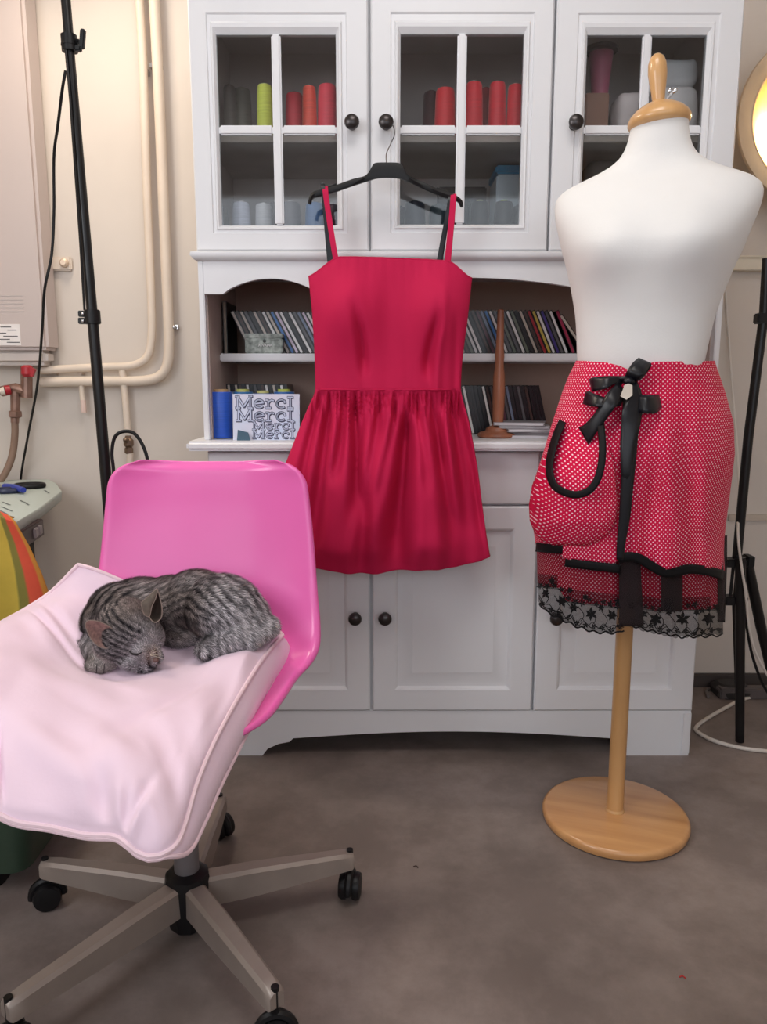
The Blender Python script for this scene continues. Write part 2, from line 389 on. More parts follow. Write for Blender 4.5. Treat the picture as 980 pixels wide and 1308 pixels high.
cone(376, 118, (196, 44, 62), 2.14, UZ, .026, (160, 50, 50), 'dull red thread cone next to the orange-red cone on upper glazed shelf')
cone(395, 109, (226, 82, 66), 2.05, UZ, .019, (235, 230, 220), 'slim orange-red thread cone with white tip on upper glazed shelf')
cone(418, 107, (222, 66, 84), 2.06, UZ, .026, (205, 150, 150), 'pinkish red thread cone nearest the left glass door knob')
cone(551, 116, (84, 34, 44), 2.17, UZ, .024, (90, 50, 50), 'dark maroon thread cone half hidden behind middle glass door')
cone(569, 112, (212, 34, 48), 2.07, UZ, .0275, (190, 40, 44), 'squat bright red thread cone left of the middle glazed muntin')
cone(606, 104, (216, 34, 52), 2.05, UZ, .0235, (240, 230, 225), 'tall red thread cone with white tip right of middle muntin')
cone(621, 112, (140, 20, 34), 2.15, UZ, .022, (120, 30, 34), 'dark red thread cone set back between two bright red cones')
cone(636, 104, (206, 30, 50), 2.06, UZ, .0235, (215, 150, 150), 'red thread cone with pink tip, second from right behind middle door')
cone(659, 107, (214, 36, 54), 2.06, UZ, .022, (235, 220, 210), 'red thread cone cut off by right edge of middle glass')
cone(308, 257, (196, 198, 214), 2.05, LZ, .025, (190, 186, 190), 'pale lilac grey thread cone on bottom glazed shelf at left')
cone(337, 259, (186, 184, 188), 2.05, LZ, .024, (200, 198, 198), 'silver grey thread cone next to the lilac one on bottom shelf')
cone(371, 257, (120, 118, 124), 2.06, LZ, .029, (200, 198, 198), 'mid grey wide thread cone right of left muntin, bottom shelf')
cone(402, 258, (78, 112, 158), 2.04, LZ, .027, (110, 120, 140), 'steel blue thread cone under left end of the hanger')
cone(424, 260, (92, 84, 92), 2.10, LZ, .022, (200, 196, 196), 'dark mauve thread cone behind the left dress strap')
cone(283, 263, (140, 138, 136), 2.14, LZ, .019, (170, 168, 160), 'short dull grey thread cone at left end of bottom glazed shelf')
cone(352, 257, (112, 108, 110), 2.16, LZ, .022, (190, 188, 186), 'grey thread cone set back behind the left muntin')
cone(530, 257, (36, 42, 58), 2.05, LZ, .030, (60, 66, 82), 'navy thread cone on bottom shelf below the hanger')
cone(561, 261, (44, 58, 66), 2.04, LZ, .028, (50, 70, 76), 'dark teal thread cone with bright sheen, next to right dress strap')
cone(511, 263, (52, 56, 66), 2.12, LZ, .018, (70, 74, 84), 'slate thread cone at left edge of middle glass, bottom shelf')
cone(613, 256, (26, 24, 28), 2.05, LZ, .027, (222, 224, 150), 'black thread cone with cream tip behind middle door')
cone(644, 256, (26, 24, 28), 2.05, LZ, .027, (208, 226, 96), 'black thread cone with lime tip in front of blue-lidded box')
cone(590, 262, (30, 28, 32), 2.10, LZ, .024, (40, 38, 40), 'plain black thread cone behind right tip of the hanger')
cone(662, 262, (28, 26, 30), 2.09, LZ, .018, (40, 38, 40), 'plain black slim thread cone at right edge of middle glass')
# blue-lidded box
b_ = at(648, 258, 2.22); X0 = at(634, 258, 2.18).x; X1 = at(672, 258, 2.18).x
t = thing('storage_box', 'clear storage box with blue lid on bottom shelf behind middle glass door', 'box', ((X0 + X1) / 2, 2.24, LZ))
zt = at(640, 222, 2.18).z
build('box_body', MB().box(X0, X1, 2.18, 2.32, LZ, zt), plain((190, 200, 208), .3), t, bev=.005)
build('lid', MB().box(X0 - .003, X1 + .003, 2.176, 2.324, zt, zt + .022), plain((40, 132, 176), .35), t, bev=.004)
build('clip', MB().box(X0 + .02, X1 - .015, 2.172, 2.18, LZ + .098, LZ + .118), plain((120, 128, 134), .35), t, bev=.002)
# dark case at the back
zt = at(590, 238, 2.28).z; X0 = at(560, 240, 2.28).x; X1 = at(622, 240, 2.28).x
tag(build('dark_case', MB().box(X0, X1, 2.28, 2.345, LZ, zt), plain((58, 56, 60), .5), origin=((X0 + X1) / 2, 2.3, LZ), bev=.004), 'plain dark grey case at the back of the bottom glazed shelf', 'case')
# right door: pink bucket on a brown box, white bundles
X0 = at(748, 140, 2.07).x; X1 = at(778, 140, 2.07).x; z1 = at(760, 118, 2.07).z
tag(build('cardboard_box', MB().box(X0, X1, 2.07, 2.16, UZ, z1), plain((142, 104, 88), .7), origin=((X0 + X1) / 2, 2.1, UZ), bev=.003), 'small brown cardboard box beneath the pink cup, right glass door', 'box')
c_ = at(767, 100, 2.11)
t = thing('plastic_cup', 'pink cup with dark rim standing on the brown box behind right door', 'cup', (c_.x, 2.11, z1))
hh = at(767, 60, 2.11).z - z1
build('cup_body', MB().lathe([(.020, 0), (.030, hh * .9), (.029, hh * .95), (.018, .01)], 20), plain((182, 96, 122), .5), t, local=True)
build('rim', MB().lathe([(.030, hh * .88), (.040, hh * .90), (.042, hh * .97), (.034, hh)], 20), plain((60, 46, 54), .5), t, local=True)
def bundle(pxa, pxb, pya, z0, Y, dep, label, col):
    a = at(pxa, pya, Y); b = at(pxb, pya, Y); mb = MB(); h = a.z - z0; cx = (a.x + b.x) / 2; hw = (b.x - a.x) / 2
    n = 24
    def f(i, j):
        t = PI * (j + .02) / 12.04; th = 2 * PI * i / n
        def se(v, e): return math.copysign(abs(v) ** e, v)
        x = hw * math.sin(t) ** .35 * se(math.cos(th), .45); y = dep / 2 * math.sin(t) ** .35 * se(math.sin(th), .45)
        z = h / 2 - h / 2 * se(math.cos(t), .55)
        k = 1 + .05 * nz(x * 30, y * 30, z * 60)
        return (x * k, y * k, z + .003 * nz(x * 40, z * 50, 3))
    mb.grid(f, n, 13, cu=True)
    o = build('fabric_bundle', mb, mat('folded_white_cloth', col, .85, var=.06, scale=20, bump=.2, bscale=30), local=True, origin=(cx, Y + dep / 2, z0))
    return tag(o, label, 'fabric')
zt = bundle(838, 900, 105, UZ, 2.05, .14, 'white folded cloth bundle, lower of the two right of the wooden finial', (226, 222, 224))
bundle(842, 898, 72, at(850, 105, 2.05).z - .004, 2.06, .12, 'white folded cloth bundle resting on top of another behind right door', (222, 222, 224))
bundle(792, 836, 113, UZ, 2.06, .12, 'pinkish white cloth roll left of the wooden finial behind glass', (218, 208, 210))
bundle(752, 800, 200, LZ, 2.08, .14, 'dark grey cloth bundle low behind the right glass door', (92, 86, 84))

# ------------------------------------------------------------------ CD cases
M_case = plain((30, 28, 32), .3)
cdproto = None
def cd(x, Y, z, lean, col, label, h=.125, th=.0104, dep=.142, grp=None):
    global cdproto
    key = (h, th)
    if cdproto is None: cdproto = {}
    if key not in cdproto:
        t = thing('cd_case', label, 'CD', (0, 0, 0))
        build('case_shell', MB().box(0, th, .0012, dep, 0, h).box(0, .0012, 0, dep, 0, h).box(th - .0012, th, 0, dep, 0, h), M_case, t, local=True, smooth=0)
        s = build('spine', MB().box(.0021, th - .0021, -.0004, .0012, .002, h - .002), plain((200, 200, 200), .3), t, local=True, smooth=0)
        s.material_slots[0].link = 'OBJECT'
        cdproto[key] = t; o = t
    else: o = dup(cdproto[key])
    s = [c for c in o.children if c.name.startswith('spine')][0]
    s.material_slots[0].link = 'OBJECT'; s.material_slots[0].material = plain(col, .3, var=.15, scale=45)
    o.location = (x, Y, z); o.rotation_euler = (0, -lean, 0)
    tag(o, label, 'CD', grp); return o
ORD = ['first', 'second', 'third', 'fourth', 'fifth', 'sixth', 'seventh', 'eighth', 'ninth', 'tenth', 'eleventh', 'twelfth', 'thirteenth', 'fourteenth', 'fifteenth', 'sixteenth', 'seventeenth', 'eighteenth', 'nineteenth', 'twentieth', 'twenty-first', 'twenty-second', 'twenty-third', 'twenty-fourth', 'twenty-fifth', 'twenty-sixth']
CN = {'w': ((240, 238, 236), 'white'), 'b': ((206, 194, 182), 'beige'), 'k': ((34, 32, 36), 'black'), 'g': ((96, 94, 98), 'grey'), 'n': ((78, 58, 54), 'brown'),
      'u': ((52, 116, 192), 'bright blue'), 'l': ((222, 206, 224), 'lilac'), 'p': ((96, 50, 66), 'plum'), 't': ((110, 170, 186), 'pale teal'), 'r': ((176, 40, 52), 'red'),
      'y': ((206, 180, 84), 'yellow'), 'v': ((74, 60, 140), 'violet'), 's': ((120, 134, 160), 'slate blue'), 'm': ((178, 44, 84), 'magenta'), 'e': ((108, 116, 102), 'grey green'), 'o': ((150, 90, 88), 'dull pink')}
SH = 1.079
# upper left: two upright, then a leaning row
cd(at(276, 440, 2.13).x, 2.13, SH, -.02, (150, 84, 72), 'rust-spined tall case standing upright at left end of upper open shelf', h=.138)
cd(at(286, 440, 2.13).x, 2.13, SH, .0, (142, 128, 112), 'khaki-spined tall case standing upright, second from left on upper open shelf', h=.138)
seq = 'bnbgkbnwbulwkwgslwplotw'
x = at(322, 449, 2.16).x; lean = R(26)
for i, k in enumerate(seq):
    cd(x, 2.15 + .004 * random.random(), SH, lean, CN[k][0], '%s-spined CD case, %s from the left of the leaning row behind the tin' % (CN[k][1], ORD[i]), grp='leaning CDs on the upper left shelf')
    x += .0104 / math.cos(lean) + .0006; lean += R(.15) if lean < R(29) else 0
seq = 'bbnewwknpsuwgegwekbnrywvgwwkm'
x = at(585, 449, 2.16).x; lean = R(24)
for i, k in enumerate(seq[:26]):
    cd(x, 2.15 + .005 * random.random(), SH, lean, CN[k][0], '%s-spined CD case, %s from the left in the right upper row beside the dress' % (CN[k][1], ORD[i]), grp='leaning CDs on the upper right shelf')
    x += .0104 / math.cos(lean) + .0004
cd(x + .006, 2.15, SH, lean, CN['m'][0], 'magenta-spined CD case near the right end of the upper open shelf', grp='leaning CDs on the upper right shelf')
cd(x + .040, 2.15, SH, R(36), CN['b'][0], 'beige-spined CD case leaning lowest at the right end of its row', grp='leaning CDs on the upper right shelf')
# lower left, behind the blue spools
x = at(282, 540, 2.18).x; lean = R(4)
for i, k in enumerate('kbnbkbnkwkgknwkbkwk'):
    cd(x, 2.17 + .01 * random.random(), CT, lean, CN[k][0], '%s-spined CD case, %s from the left behind the blue spools' % (CN[k][1], ORD[i]), h=.140, grp='CDs on the worktop behind the card')
    x += .0109 / math.cos(lean) + .0003; lean += R(.35)
x = at(588, 545, 2.17).x; lean = R(13)
for i, k in enumerate('kekwkkkkwngopgskkgknkkk'):
    cd(x, 2.17 + .006 * random.random(), CT, lean, CN[k][0], '%s-spined CD case, %s from the left behind the turned wooden stand' % (CN[k][1], ORD[i]), h=.138, grp='CDs on the worktop behind the stand')
    x += .0106 / math.cos(lean)
# flat stack
for i in range(5):
    cx = at(676, 552, 2.06).x + (.0, .006, -.004, -.012, -.022)[i]; m = plain([(214, 212, 218), (110, 106, 110), (224, 222, 226), (170, 168, 172), (206, 202, 206)][i], .3)
    lbl = ['bottom', 'second from the bottom', 'middle', 'second from the top', 'top'][i]
    t = thing('cd_case', 'flat lying thin case, %s of the little stack beside the wooden stand' % lbl, 'CD', (cx, 2.075, CT + i * .0082), (0, 0, (.05, -.10, .08, -.16, -.24)[i]), 'flat stack of cases')
    build('case_shell', MB().box(-.066, .066, -.060, .060, .0, .0030).box(-.066, .066, -.060, .060, .005, .0081), plain((150, 146, 150), .3), t, local=True, smooth=0)
    build('spine', MB().box(-.063, .063, -.0606, .060, .0010, .0070), m, t, local=True, smooth=0)

# tin with small white lettering
tx0 = at(314, 452, 2.12).x; tx1 = at(362, 452, 2.12).x; tz = at(330, 426, 2.11).z
t = thing('tin_box', 'small grey patterned tin with white lettering on upper open shelf', 'tin', ((tx0 + tx1) / 2, 2.125, SH))
build('tin_body', MB().box(tx0, tx1, 2.11, 2.142, SH, tz - .012), mat('mottled_tin', (112, 118, 112), .4, metal=.4, var=.5, scale=70, c2=(170, 174, 166)), t, bev=.003)
build('lid', MB().box(tx0 - .001, tx1 + .001, 2.109, 2.143, tz - .012, tz), mat('mottled_tin_lid', (96, 104, 98), .4, metal=.4, var=.5, scale=60, c2=(176, 178, 170)), t, bev=.002)

# ------------------------------------------------------------------ lettering (slab serif strokes)
def strokes(ch):
    if ch == 'M': return [[(.08, 0), (.08, 1)], [(.08, 1), (.5, .12)], [(.5, .12), (.92, 1)], [(.92, 1), (.92, 0)], [(-.04, 0), (.22, 0)], [(.78, 0), (1.04, 0)], [(-.04, 1), (.14, 1)], [(.86, 1), (1.04, 1)]], 1.16
    if ch == 'e': return [[(.06, .36), (.62, .44)], [(.62, .44)] + [(.35 + .29 * math.cos(a), .36 + .34 * math.sin(a)) for a in [R(15 + 20 * k) for k in range(16)]]], .80
    if ch == 'r': return [[(.14, 0), (.14, .68)], [(0, .68), (.14, .68)], [(0, 0), (.30, 0)], [(.14, .42), (.24, .60), (.38, .68), (.50, .62)]], .66
    if ch == 'c': return [[(.35 + .30 * math.cos(a), .35 + .34 * math.sin(a)) for a in [R(50 + 16 * k) for k in range(17)]], [(.56, .62), (.58, .46)]], .78
    if ch == 'I': return [[(.15, 0), (.15, .92)], [(0, 0), (.30, 0)], [(0, .92), (.30, .92)]], .40
    if ch == 'A': return [[(.05, 0), (.4, 1)], [(.4, 1), (.75, 0)], [(.2, .35), (.6, .35)]], .86
    if ch == 'D': return [[(.1, 0), (.1, 1), (.4, .95), (.6, .7), (.6, .3), (.4, .05), (.1, 0)]], .74
    if ch == 'V': return [[(.0, 1), (.35, 0)], [(.35, 0), (.7, 1)]], .78
    if ch == 'N': return [[(.1, 0), (.1, 1)], [(.1, 1), (.65, 0)], [(.65, 0), (.65, 1)]], .80
    return [], .5
def letter(mb, ch, O, ux, uz, h, w, y, xs=1):
    st, adv = strokes(ch)
    for pl in st:
        for (a, b) in zip(pl, pl[1:]):
            A = Vector((a[0] * xs, a[1])) * h; B = Vector((b[0] * xs, b[1])) * h; d = (B - A)
            if d.length < 1e-6: continue
            d.normalize(); n = Vector((-d.y, d.x)) * w / 2; A -= d * w * .35; B += d * w * .35
            q = [A + n, A - n, B - n, B + n]
            mb.add([O + ux * p.x + uz * p.y + Vector((0, y, 0)) for p in q], [(0, 1, 2, 3)])
    return adv * h * xs
def word(mb, txt, O, ux, uz, h, w, y, xs=1):
    x = 0
    for ch in txt: x += letter(mb, ch, O + ux * x, ux, uz, h, w, y, xs) + .02 * h
    return x
wmb = MB(); word(wmb, 'ADVAINA', Vector((lerp(tx0, tx1, .36), 2.1085, SH + .019)), Vector((1, 0, 0)), Vector((0, 0, 1)), .0065, .0013, 0, 1.05)
tag(build('lettering', wmb, plain((240, 240, 238), .5), t, smooth=0), kind='stuff')
emb = MB().lathe([(.0045, 0), (.0045, .0006), (.003, .0008)], 12, (lerp(tx0, tx1, .52), 2.1088, SH + .033), Matrix.Rotation(R(90), 3, 'X'))
build('emblem', emb, plain((50, 52, 50), .5), t)

# the card
cw0 = at(298, 563, 1.955); cw1 = at(383, 563, 1.955); ch_ = at(300, 503, 1.965).z - CT
W = cw1.x - cw0.x
t = thing('greeting_card', 'pale lilac Merci card standing on the worktop left of the red dress', 'card', (cw0.x, 1.955, CT))
up_ = Vector((0, .012, ch_)).normalized()
P0 = Vector((cw0.x, 1.955, CT))
cm = MB(); q = [P0 + Vector((1, 0, 0)) * a * W + up_ * b * ch_ for a, b in ((0, 0), (1, 0), (1, 1), (0, 1))]
bk = [p + Vector((0, .0012, 0)) for p in q]
cm.rings([bk, q]); 
q2 = [p + Vector((0, 0, 0)) for p in q]; f2 = [P0 + Vector((.004, .040, 0)), P0 + Vector((W - .004, .040, 0)), q[2] + Vector((0, .0013, -.001)), q[3] + Vector((0, .0013, -.001))]
cm.rings([[p + Vector((0, .0012, 0)) for p in f2], f2])
build('card_board', cm, mat('card', (226, 222, 238), .6, var=.06, scale=14, c2=(206, 220, 244)), t, smooth=0)
sh, ol, fl = MB(), MB(), MB(); ux = Vector((1, 0, 0))
for (fx, fz, h, xs) in ((.055, .70, .0290, 1.30), (.065, .425, .0290, 1.28), (.30, .235, .0205, 1.36), (.30, .045, .0205, 1.34)):
    O = P0 + ux * fx * W + up_ * fz * ch_; k = h
    word(sh, 'MercI', O + ux * .0012 - up_ * .0012, ux, up_, k, k * .23, -.0003, xs)
    word(ol, 'MercI', O, ux, up_, k, k * .22, -.0006, xs)
    word(fl, 'MercI', O, ux, up_, k, k * .11, -.0009, xs)
tag(build('letter_shadow', sh, plain((54, 54, 80), .6), t, smooth=0), kind='stuff')
tag(build('letter_outline', ol, plain((84, 86, 116), .6), t, smooth=0), kind='stuff')
tag(build('letter_fill', fl, plain((196, 204, 228), .6), t, smooth=0), kind='stuff')
tag(build('folded_leaflet', MB().prism([(at(303, 563, 1.94).x, CT), (at(320, 563, 1.94).x, CT), (at(317, 552, 1.94).x, CT + .020), (at(304, 549, 1.94).x, CT + .027)], 1.938, 1.942), plain((66, 96, 116), .5), origin=(at(310, 563, 1.94).x, 1.94, CT), smooth=0), 'small dark teal leaflet leaning on lower left corner of the card', 'leaflet')

def spool(px, py, Y, hw, col, top, label, rim=(200, 200, 110)):
    p = at(px, py, Y); h = p.z - CT
    t = thing('thread_spool', label, 'thread', (p.x, Y, CT))
    build('winding', MB().lathe([(hw * .96, .002), (hw, .006), (hw, h * .93), (hw * .96, h * .945), (hw * .4, h * .945)], 28), plain(col, .42, var=.14, scale=200, stretch=(.1, .1, 3), sheen=.3), t, local=True)
    build('core', MB().lathe([(hw * .62, h * .93), (hw * .62, h), (hw * .5, h), (hw * .48, h * .95)], 20), plain(top, .6), t, local=True)
spool(282, 497, 2.02, .0305, (30, 84, 190), (196, 160, 112), 'big royal blue thread spool with cardboard core, left of the Merci card')
spool(310, 497, 2.06, .0275, (28, 96, 150), (196, 196, 110), 'blue thread spool with yellow rim behind left end of the card')
spool(336, 499, 2.06, .0265, (30, 74, 140), (206, 200, 130), 'blue thread spool peeking above the middle of the card')
spool(363, 497, 2.06, .0275, (34, 92, 160), (190, 200, 90), 'blue thread spool with lime rim behind right end of card')

# turned wooden stand
c_ = at(636, 552, 2.055); zt = at(641, 395, 2.055).z
t = thing('turned_stand', 'reddish brown turned wooden stand in front of the right hand CDs', 'stand', (c_.x, 2.055, CT))
M_tw = wood('reddish_wood', (150, 92, 66), (176, 112, 82), rough=.5)
build('base', MB().lathe([(.050, 0), (.054, .004), (.053, .010), (.046, .014), (.034, .017), (.030, .026), (.018, .031)], 32), M_tw, t, local=True)
H = zt - CT
build('post', MB().lathe([(.016, .028), (.014, .04), (.0155, .07), (.0165, .12), (.0155, .16), (.011, .19), (.0125, .21), (.0105, .24), (.009, H - .03), (.0082, H - .002), (.006, H)], 20), M_tw, t, local=True)
# ------------------------------------------------------------------ hanger on the middle door's knob
def zo(x, y): return (350 + x / 3.267, 180 + y / 3.267)
HY = 1.868
top = [(143, 262), (147, 238), (163, 214), (210, 201), (262, 184), (330, 160), (378, 148), (398, 128), (414, 100), (430, 92), (474, 91), (520, 93), (540, 108), (562, 146), (620, 172), (690, 203), (752, 224), (784, 248), (790, 276)]
bot = [(778, 276), (768, 256), (745, 246), (690, 228), (615, 196), (556, 168), (520, 157), (474, 154), (430, 157), (392, 168), (330, 188), (262, 212), (215, 226), (172, 236), (160, 246), (156, 264)]
hg = thing('clothes_hanger', 'black plastic clothes hanger hooked on middle glass door knob', 'hanger', at(494, 210, HY))
def q3(p, y): v = at(*zo(*p), HY); return Vector((v.x, y, v.z))
tp = catmull([(*p, 0) for p in top], 60); bt = catmull([(*p, 0) for p in bot[::-1]], 60)
hb = MB()
rs = []
for a, b in zip(tp, bt):
    A = (a.x, a.y); B = (b.x, b.y); mid = ((a.x + b.x) / 2, (a.y + b.y) / 2)
    rs.append([q3(A, HY - .003), q3(A, HY + .003), q3(mid, HY + .006), q3(B, HY + .003), q3(B, HY - .003), q3(mid, HY - .006)])
hb.rings(rs)
build('hanger_body', hb, M_black, hg, smooth=50)
for (x, y, dx) in ((235, 188, 1), (705, 205, -1)):
    nb = MB().tube([q3((x - 22 * dx * .9, y + 7), HY), q3((x + 10 * dx, y - 2), HY), q3((x + 26 * dx, y - 8), HY - .001)], .0016, 6)
    build('strap_notch', nb, M_black, hg)
hk = catmull([at(494, 211, HY + .002), at(493.5, 197, 1.885), at(499, 184, 1.90), at(504, 172, 1.925), at(502.5, 161, 1.9365), at(498, 155.5, 1.939), at(492, 154, 1.939), at(487, 157, 1.938)], 40)
build('hook', MB().tube(hk, .0014, 8), M_chrome, hg)

# ------------------------------------------------------------------ the red dress
M_dress = mat('crimson_cotton', (194, 30, 76), .75, var=.05, scale=9, spec=.15, bump=.04, bscale=240)
DY = 1.865
dr = thing('dress', 'crimson strappy dress with gathered skirt hanging on a black hanger', 'dress', (at(493, 600, DY).x, DY, 1.0))
bod = [(330, 396, 602), (355, 395, 602.5), (400, 400, 597), (440, 402, 592), (470, 403, 589), (497, 403.5, 588)]
def btop(u):                     # upper edge, u from -1 (left) to 1
    x = lerp(395, 602, (u + 1) / 2)
    if x < 435: return lerp(354, 331, sstep(395, 437, x) ** .8)
    if x > 566: return lerp(336, 356, sstep(566, 602, x) ** 1.25)
    return lerp(331, 336, (x - 435) / 131) - 1.0 * math.sin(PI * (x - 435) / 131)
def g(x, s): return math.exp(-x * x / (2 * s * s))
NB = 200
def ring_u(i, n=NB): return -math.cos(2 * PI * i / n), (1 if i <= n / 2 else -1), abs(math.sin(2 * PI * i / n))
def fbod(i, j, nv=60):
    u, side, sn = ring_u(i); v = j / (nv - 1)
    t = btop(u); py = lerp(t, 497.5, v); _, = (0,)
    L, Rr = interp(bod, py); px = lerp(L, Rr, (u + 1) / 2)
    dpt = lerp(.030, .040, v)
    if side > 0:
        y = -dpt * sn ** .6
        y -= .040 * (g(px - 447, 26) + g(px - 560, 26)) * g(py - 400, 34)          # bust shaping
        y += .026 * g(px - (lerp(448, 463, sstep(345, 470, py)) + 2), 4.5) * sstep(370, 430, py) * (1 - sstep(455, 490, py) * .8)
        y += .024 * g(px - lerp(562, 546, sstep(380, 470, py)), 5) * sstep(375, 430, py) * (1 - sstep(460, 492, py))
        y -= .011 * g(px - lerp(566, 556, sstep(360, 480, py)), 4) * sstep(360, 400, py)
        y += .004 * nz(px * .05, py * .012, 1) + .004 * g(px - 500, 20) * sstep(340, 420, py)
        y += .003 * math.sin(px * .55) * g(px - 500, 60) * (1 - sstep(335, 375, py)) * .3
        y += .004 * g(px - 408, 4) * sstep(380, 430, py) + .006 * g(px - 580, 4) * sstep(380, 430, py)
    else: y = .018 * sn ** .6
    p = at(px, py, DY); return Vector((p.x, DY + y, p.z))
build('bodice', MB().grid(fbod, NB, 60, cu=True), M_dress, dr, solid=.002, smooth=80)
skt = [(496, 403.5, 588), (505, 401, 590), (520, 394, 594), (540, 385.5, 599.5), (570, 374, 605), (600, 362, 610), (640, 354, 615), (680, 347, 620.5), (700, 345, 624), (712, 348, 626), (730, 352, 622)]
def hem(u):
    x = lerp(346, 626, (u + 1) / 2)
    return interp([(346, 703), (395, 719), (440, 726), (480, 727.5), (520, 723), (560, 721), (590, 718), (612, 714), (626, 709)], x)[0]
grv = [  # (x top, y top, x bottom, y bottom, width, depth)
    (421, 515, 398, 700, 7, .016), (412, 505, 380, 660, 5, .008), (440, 505, 428, 610, 4.5, .009), (456, 508, 459, 650, 5.5, .015), (470, 505, 442, 690, 5, .006),
    (487, 510, 462, 712, 6, .012), (517, 528, 509, 716, 9, .026), (504, 505, 486, 640, 4, .007), (533, 505, 541, 620, 4.5, .008), (549, 512, 584, 690, 7, .014), (573, 512, 602, 700, 8, .018), (584, 505, 614, 690, 5, .010), (562, 505, 566, 600, 4, .006)]
rdg = [(430, 530, 414, 700, 9, .008), (478, 540, 455, 700, 9, .012), (446, 520, 448, 640, 6, .007), (535, 540, 548, 715, 14, .012), (497, 520, 478, 690, 6, .008), (562, 530, 596, 690, 9, .010)]
def fsk(i, j, nv=150):
    n = 360; u, side, sn = ring_u(i, n); v = j / (nv - 1)
    h = hem(u); fold = max(0, (v - .965) / .035); vv = min(v, .965) / .965
    py = lerp(496, h, vv); L, Rr = interp(skt, py); px = lerp(L, Rr, (u + 1) / 2)
    dpt = lerp(.036, .085, sstep(0, .5, vv)) * lerp(1, .85, sstep(.85, 1, vv))
    y = 0
    for k, tab in enumerate((grv, rdg)):
        for (xa, ya, xb, yb, wd, dp) in tab:
            f = (py - ya) / (yb - ya); xc = lerp(xa, xb, max(f, -.1)) + 3 * math.sin(f * 3 + xa)
            a = sstep(-.12, .18, f) * (1 - sstep(.8, 1.12, f) * .75); wd2 = wd * lerp(.55, 1.35, min(1, max(0, f)))
            y += (2.7 if k == 0 else -2.0) * dp * a * g(px - xc, wd2)
    ga = sstep(498, 506, py) * (1 - sstep(512, 548, py))
    y += .0042 * ga * (math.sin(px * 1.05 + 1.5 * math.sin(px * .13)) + .6 * math.sin(px * .61 + 2))
    y += .004 * sstep(505, 560, py) * nz(px * .06, py * .006, 2) + .003 * nz(px * .03, py * .03, 7) * sstep(.5, 1, vv)
    if side > 0: yy = -dpt * sn ** .55 + y * sstep(0, .35, sn)
    else: yy = .022 * sn ** .6
    if py < 506: yy -= .004 * (1 - sstep(497, 506, py)) * side
    if fold > 0: yy += (.018 * fold) * side; py -= 3 * fold * fold - 1.5 * fold
    if side > 0 and vv > .8: yy += .018 * ((vv - .8) / .2) ** 2 * sn
    p = at(px, py, DY); return Vector((p.x, DY + yy, p.z))
build('skirt', MB().grid(fsk, 360, 150, cu=True), M_dress, dr, smooth=80)
seam = [fbod(i, 59) + Vector((0, -.001, 0)) for i in range(0, NB)]
build('waist_seam', MB().tube(seam, .0022, 6, closed=True), M_dress, dr)
edge = [fbod(i, 0) for i in range(NB)]
build('neck_edging', MB().tube(edge, .0018, 6, closed=True), M_dress, dr)
def strap(name, pts, m, wd, label=None):
    P = catmull(pts, 24); mb = MB(); T = .0014
    rs = []
    for k, p in enumerate(P):
        t = (P[min(k + 1, 23)] - P[max(k - 1, 0)]).normalized(); a = Vector((1, 0, 0)); a = (a - t * a.dot(t)).normalized(); b = t.cross(a)
        rs.append([p + a * wd - b * T, p + a * wd + b * T, p - a * wd + b * T, p - a * wd - b * T])
    mb.rings(rs); o = build(name, mb, m, dr, smooth=60)
    if label: o['label'] = label
F = DY - .034
strap('strap', [at(430, 336, F + .004), at(425.5, 310, F + .008), at(420, 275, HY - .016), at(416, 246, HY - .011), at(415.5, 239, HY - .002), at(416, 241, HY + .008), at(417, 262, HY + .012), at(424, 335, DY + .016)], M_dress, .0062)
strap('strap', [at(571, 339, F + .004), at(574, 310, F + .008), at(577, 280, HY - .016), at(579, 256, HY - .011), at(579.5, 249, HY - .002), at(579, 251, HY + .008), at(578, 272, HY + .012), at(572, 339, DY + .016)], M_dress, .0066)
M_satin = mat('black_satin', (14, 15, 22), .36, var=.15, scale=30, spec=.4)
strap('hanging_loop', [at(424, 336, DY + .005), at(420.5, 300, HY - .002), at(416, 262, HY - .009), at(412.5, 240, HY - .008), at(412, 235, HY), at(413, 240, HY + .009), at(417, 290, HY + .012), at(421, 335, DY + .014)], M_satin, .0050, 'black elastic hanging loop')
strap('hanging_loop', [at(560, 338, DY + .005), at(566, 305, HY - .002), at(572, 275, HY - .009), at(575, 255, HY - .008), at(575.5, 250, HY), at(575, 255, HY + .009), at(568, 300, HY + .012), at(562, 338, DY + .014)], M_satin, .0052, 'black elastic hanging loop')

# ------------------------------------------------------------------ dress form
FX, FY, YAW = .5366, 1.644, R(-20)
df = thing('dress_form', 'white fabric dress form with wooden cap and round wooden base', 'mannequin', (FX, FY, 0), (0, 0, YAW))
M_torso = mat('white_jersey', (232, 231, 230), .85, var=.02, scale=8, sheen=.2, bump=.05, bscale=300)
M_beech = wood('lacquered_beech', (196, 146, 92), (214, 168, 114), rough=.32, coat=.35, scale=18)
M_beechd = wood('lacquered_beech_disc', (200, 142, 88), (216, 164, 110), axis=(.25, 3, 1), rough=.3, coat=.4, scale=9)
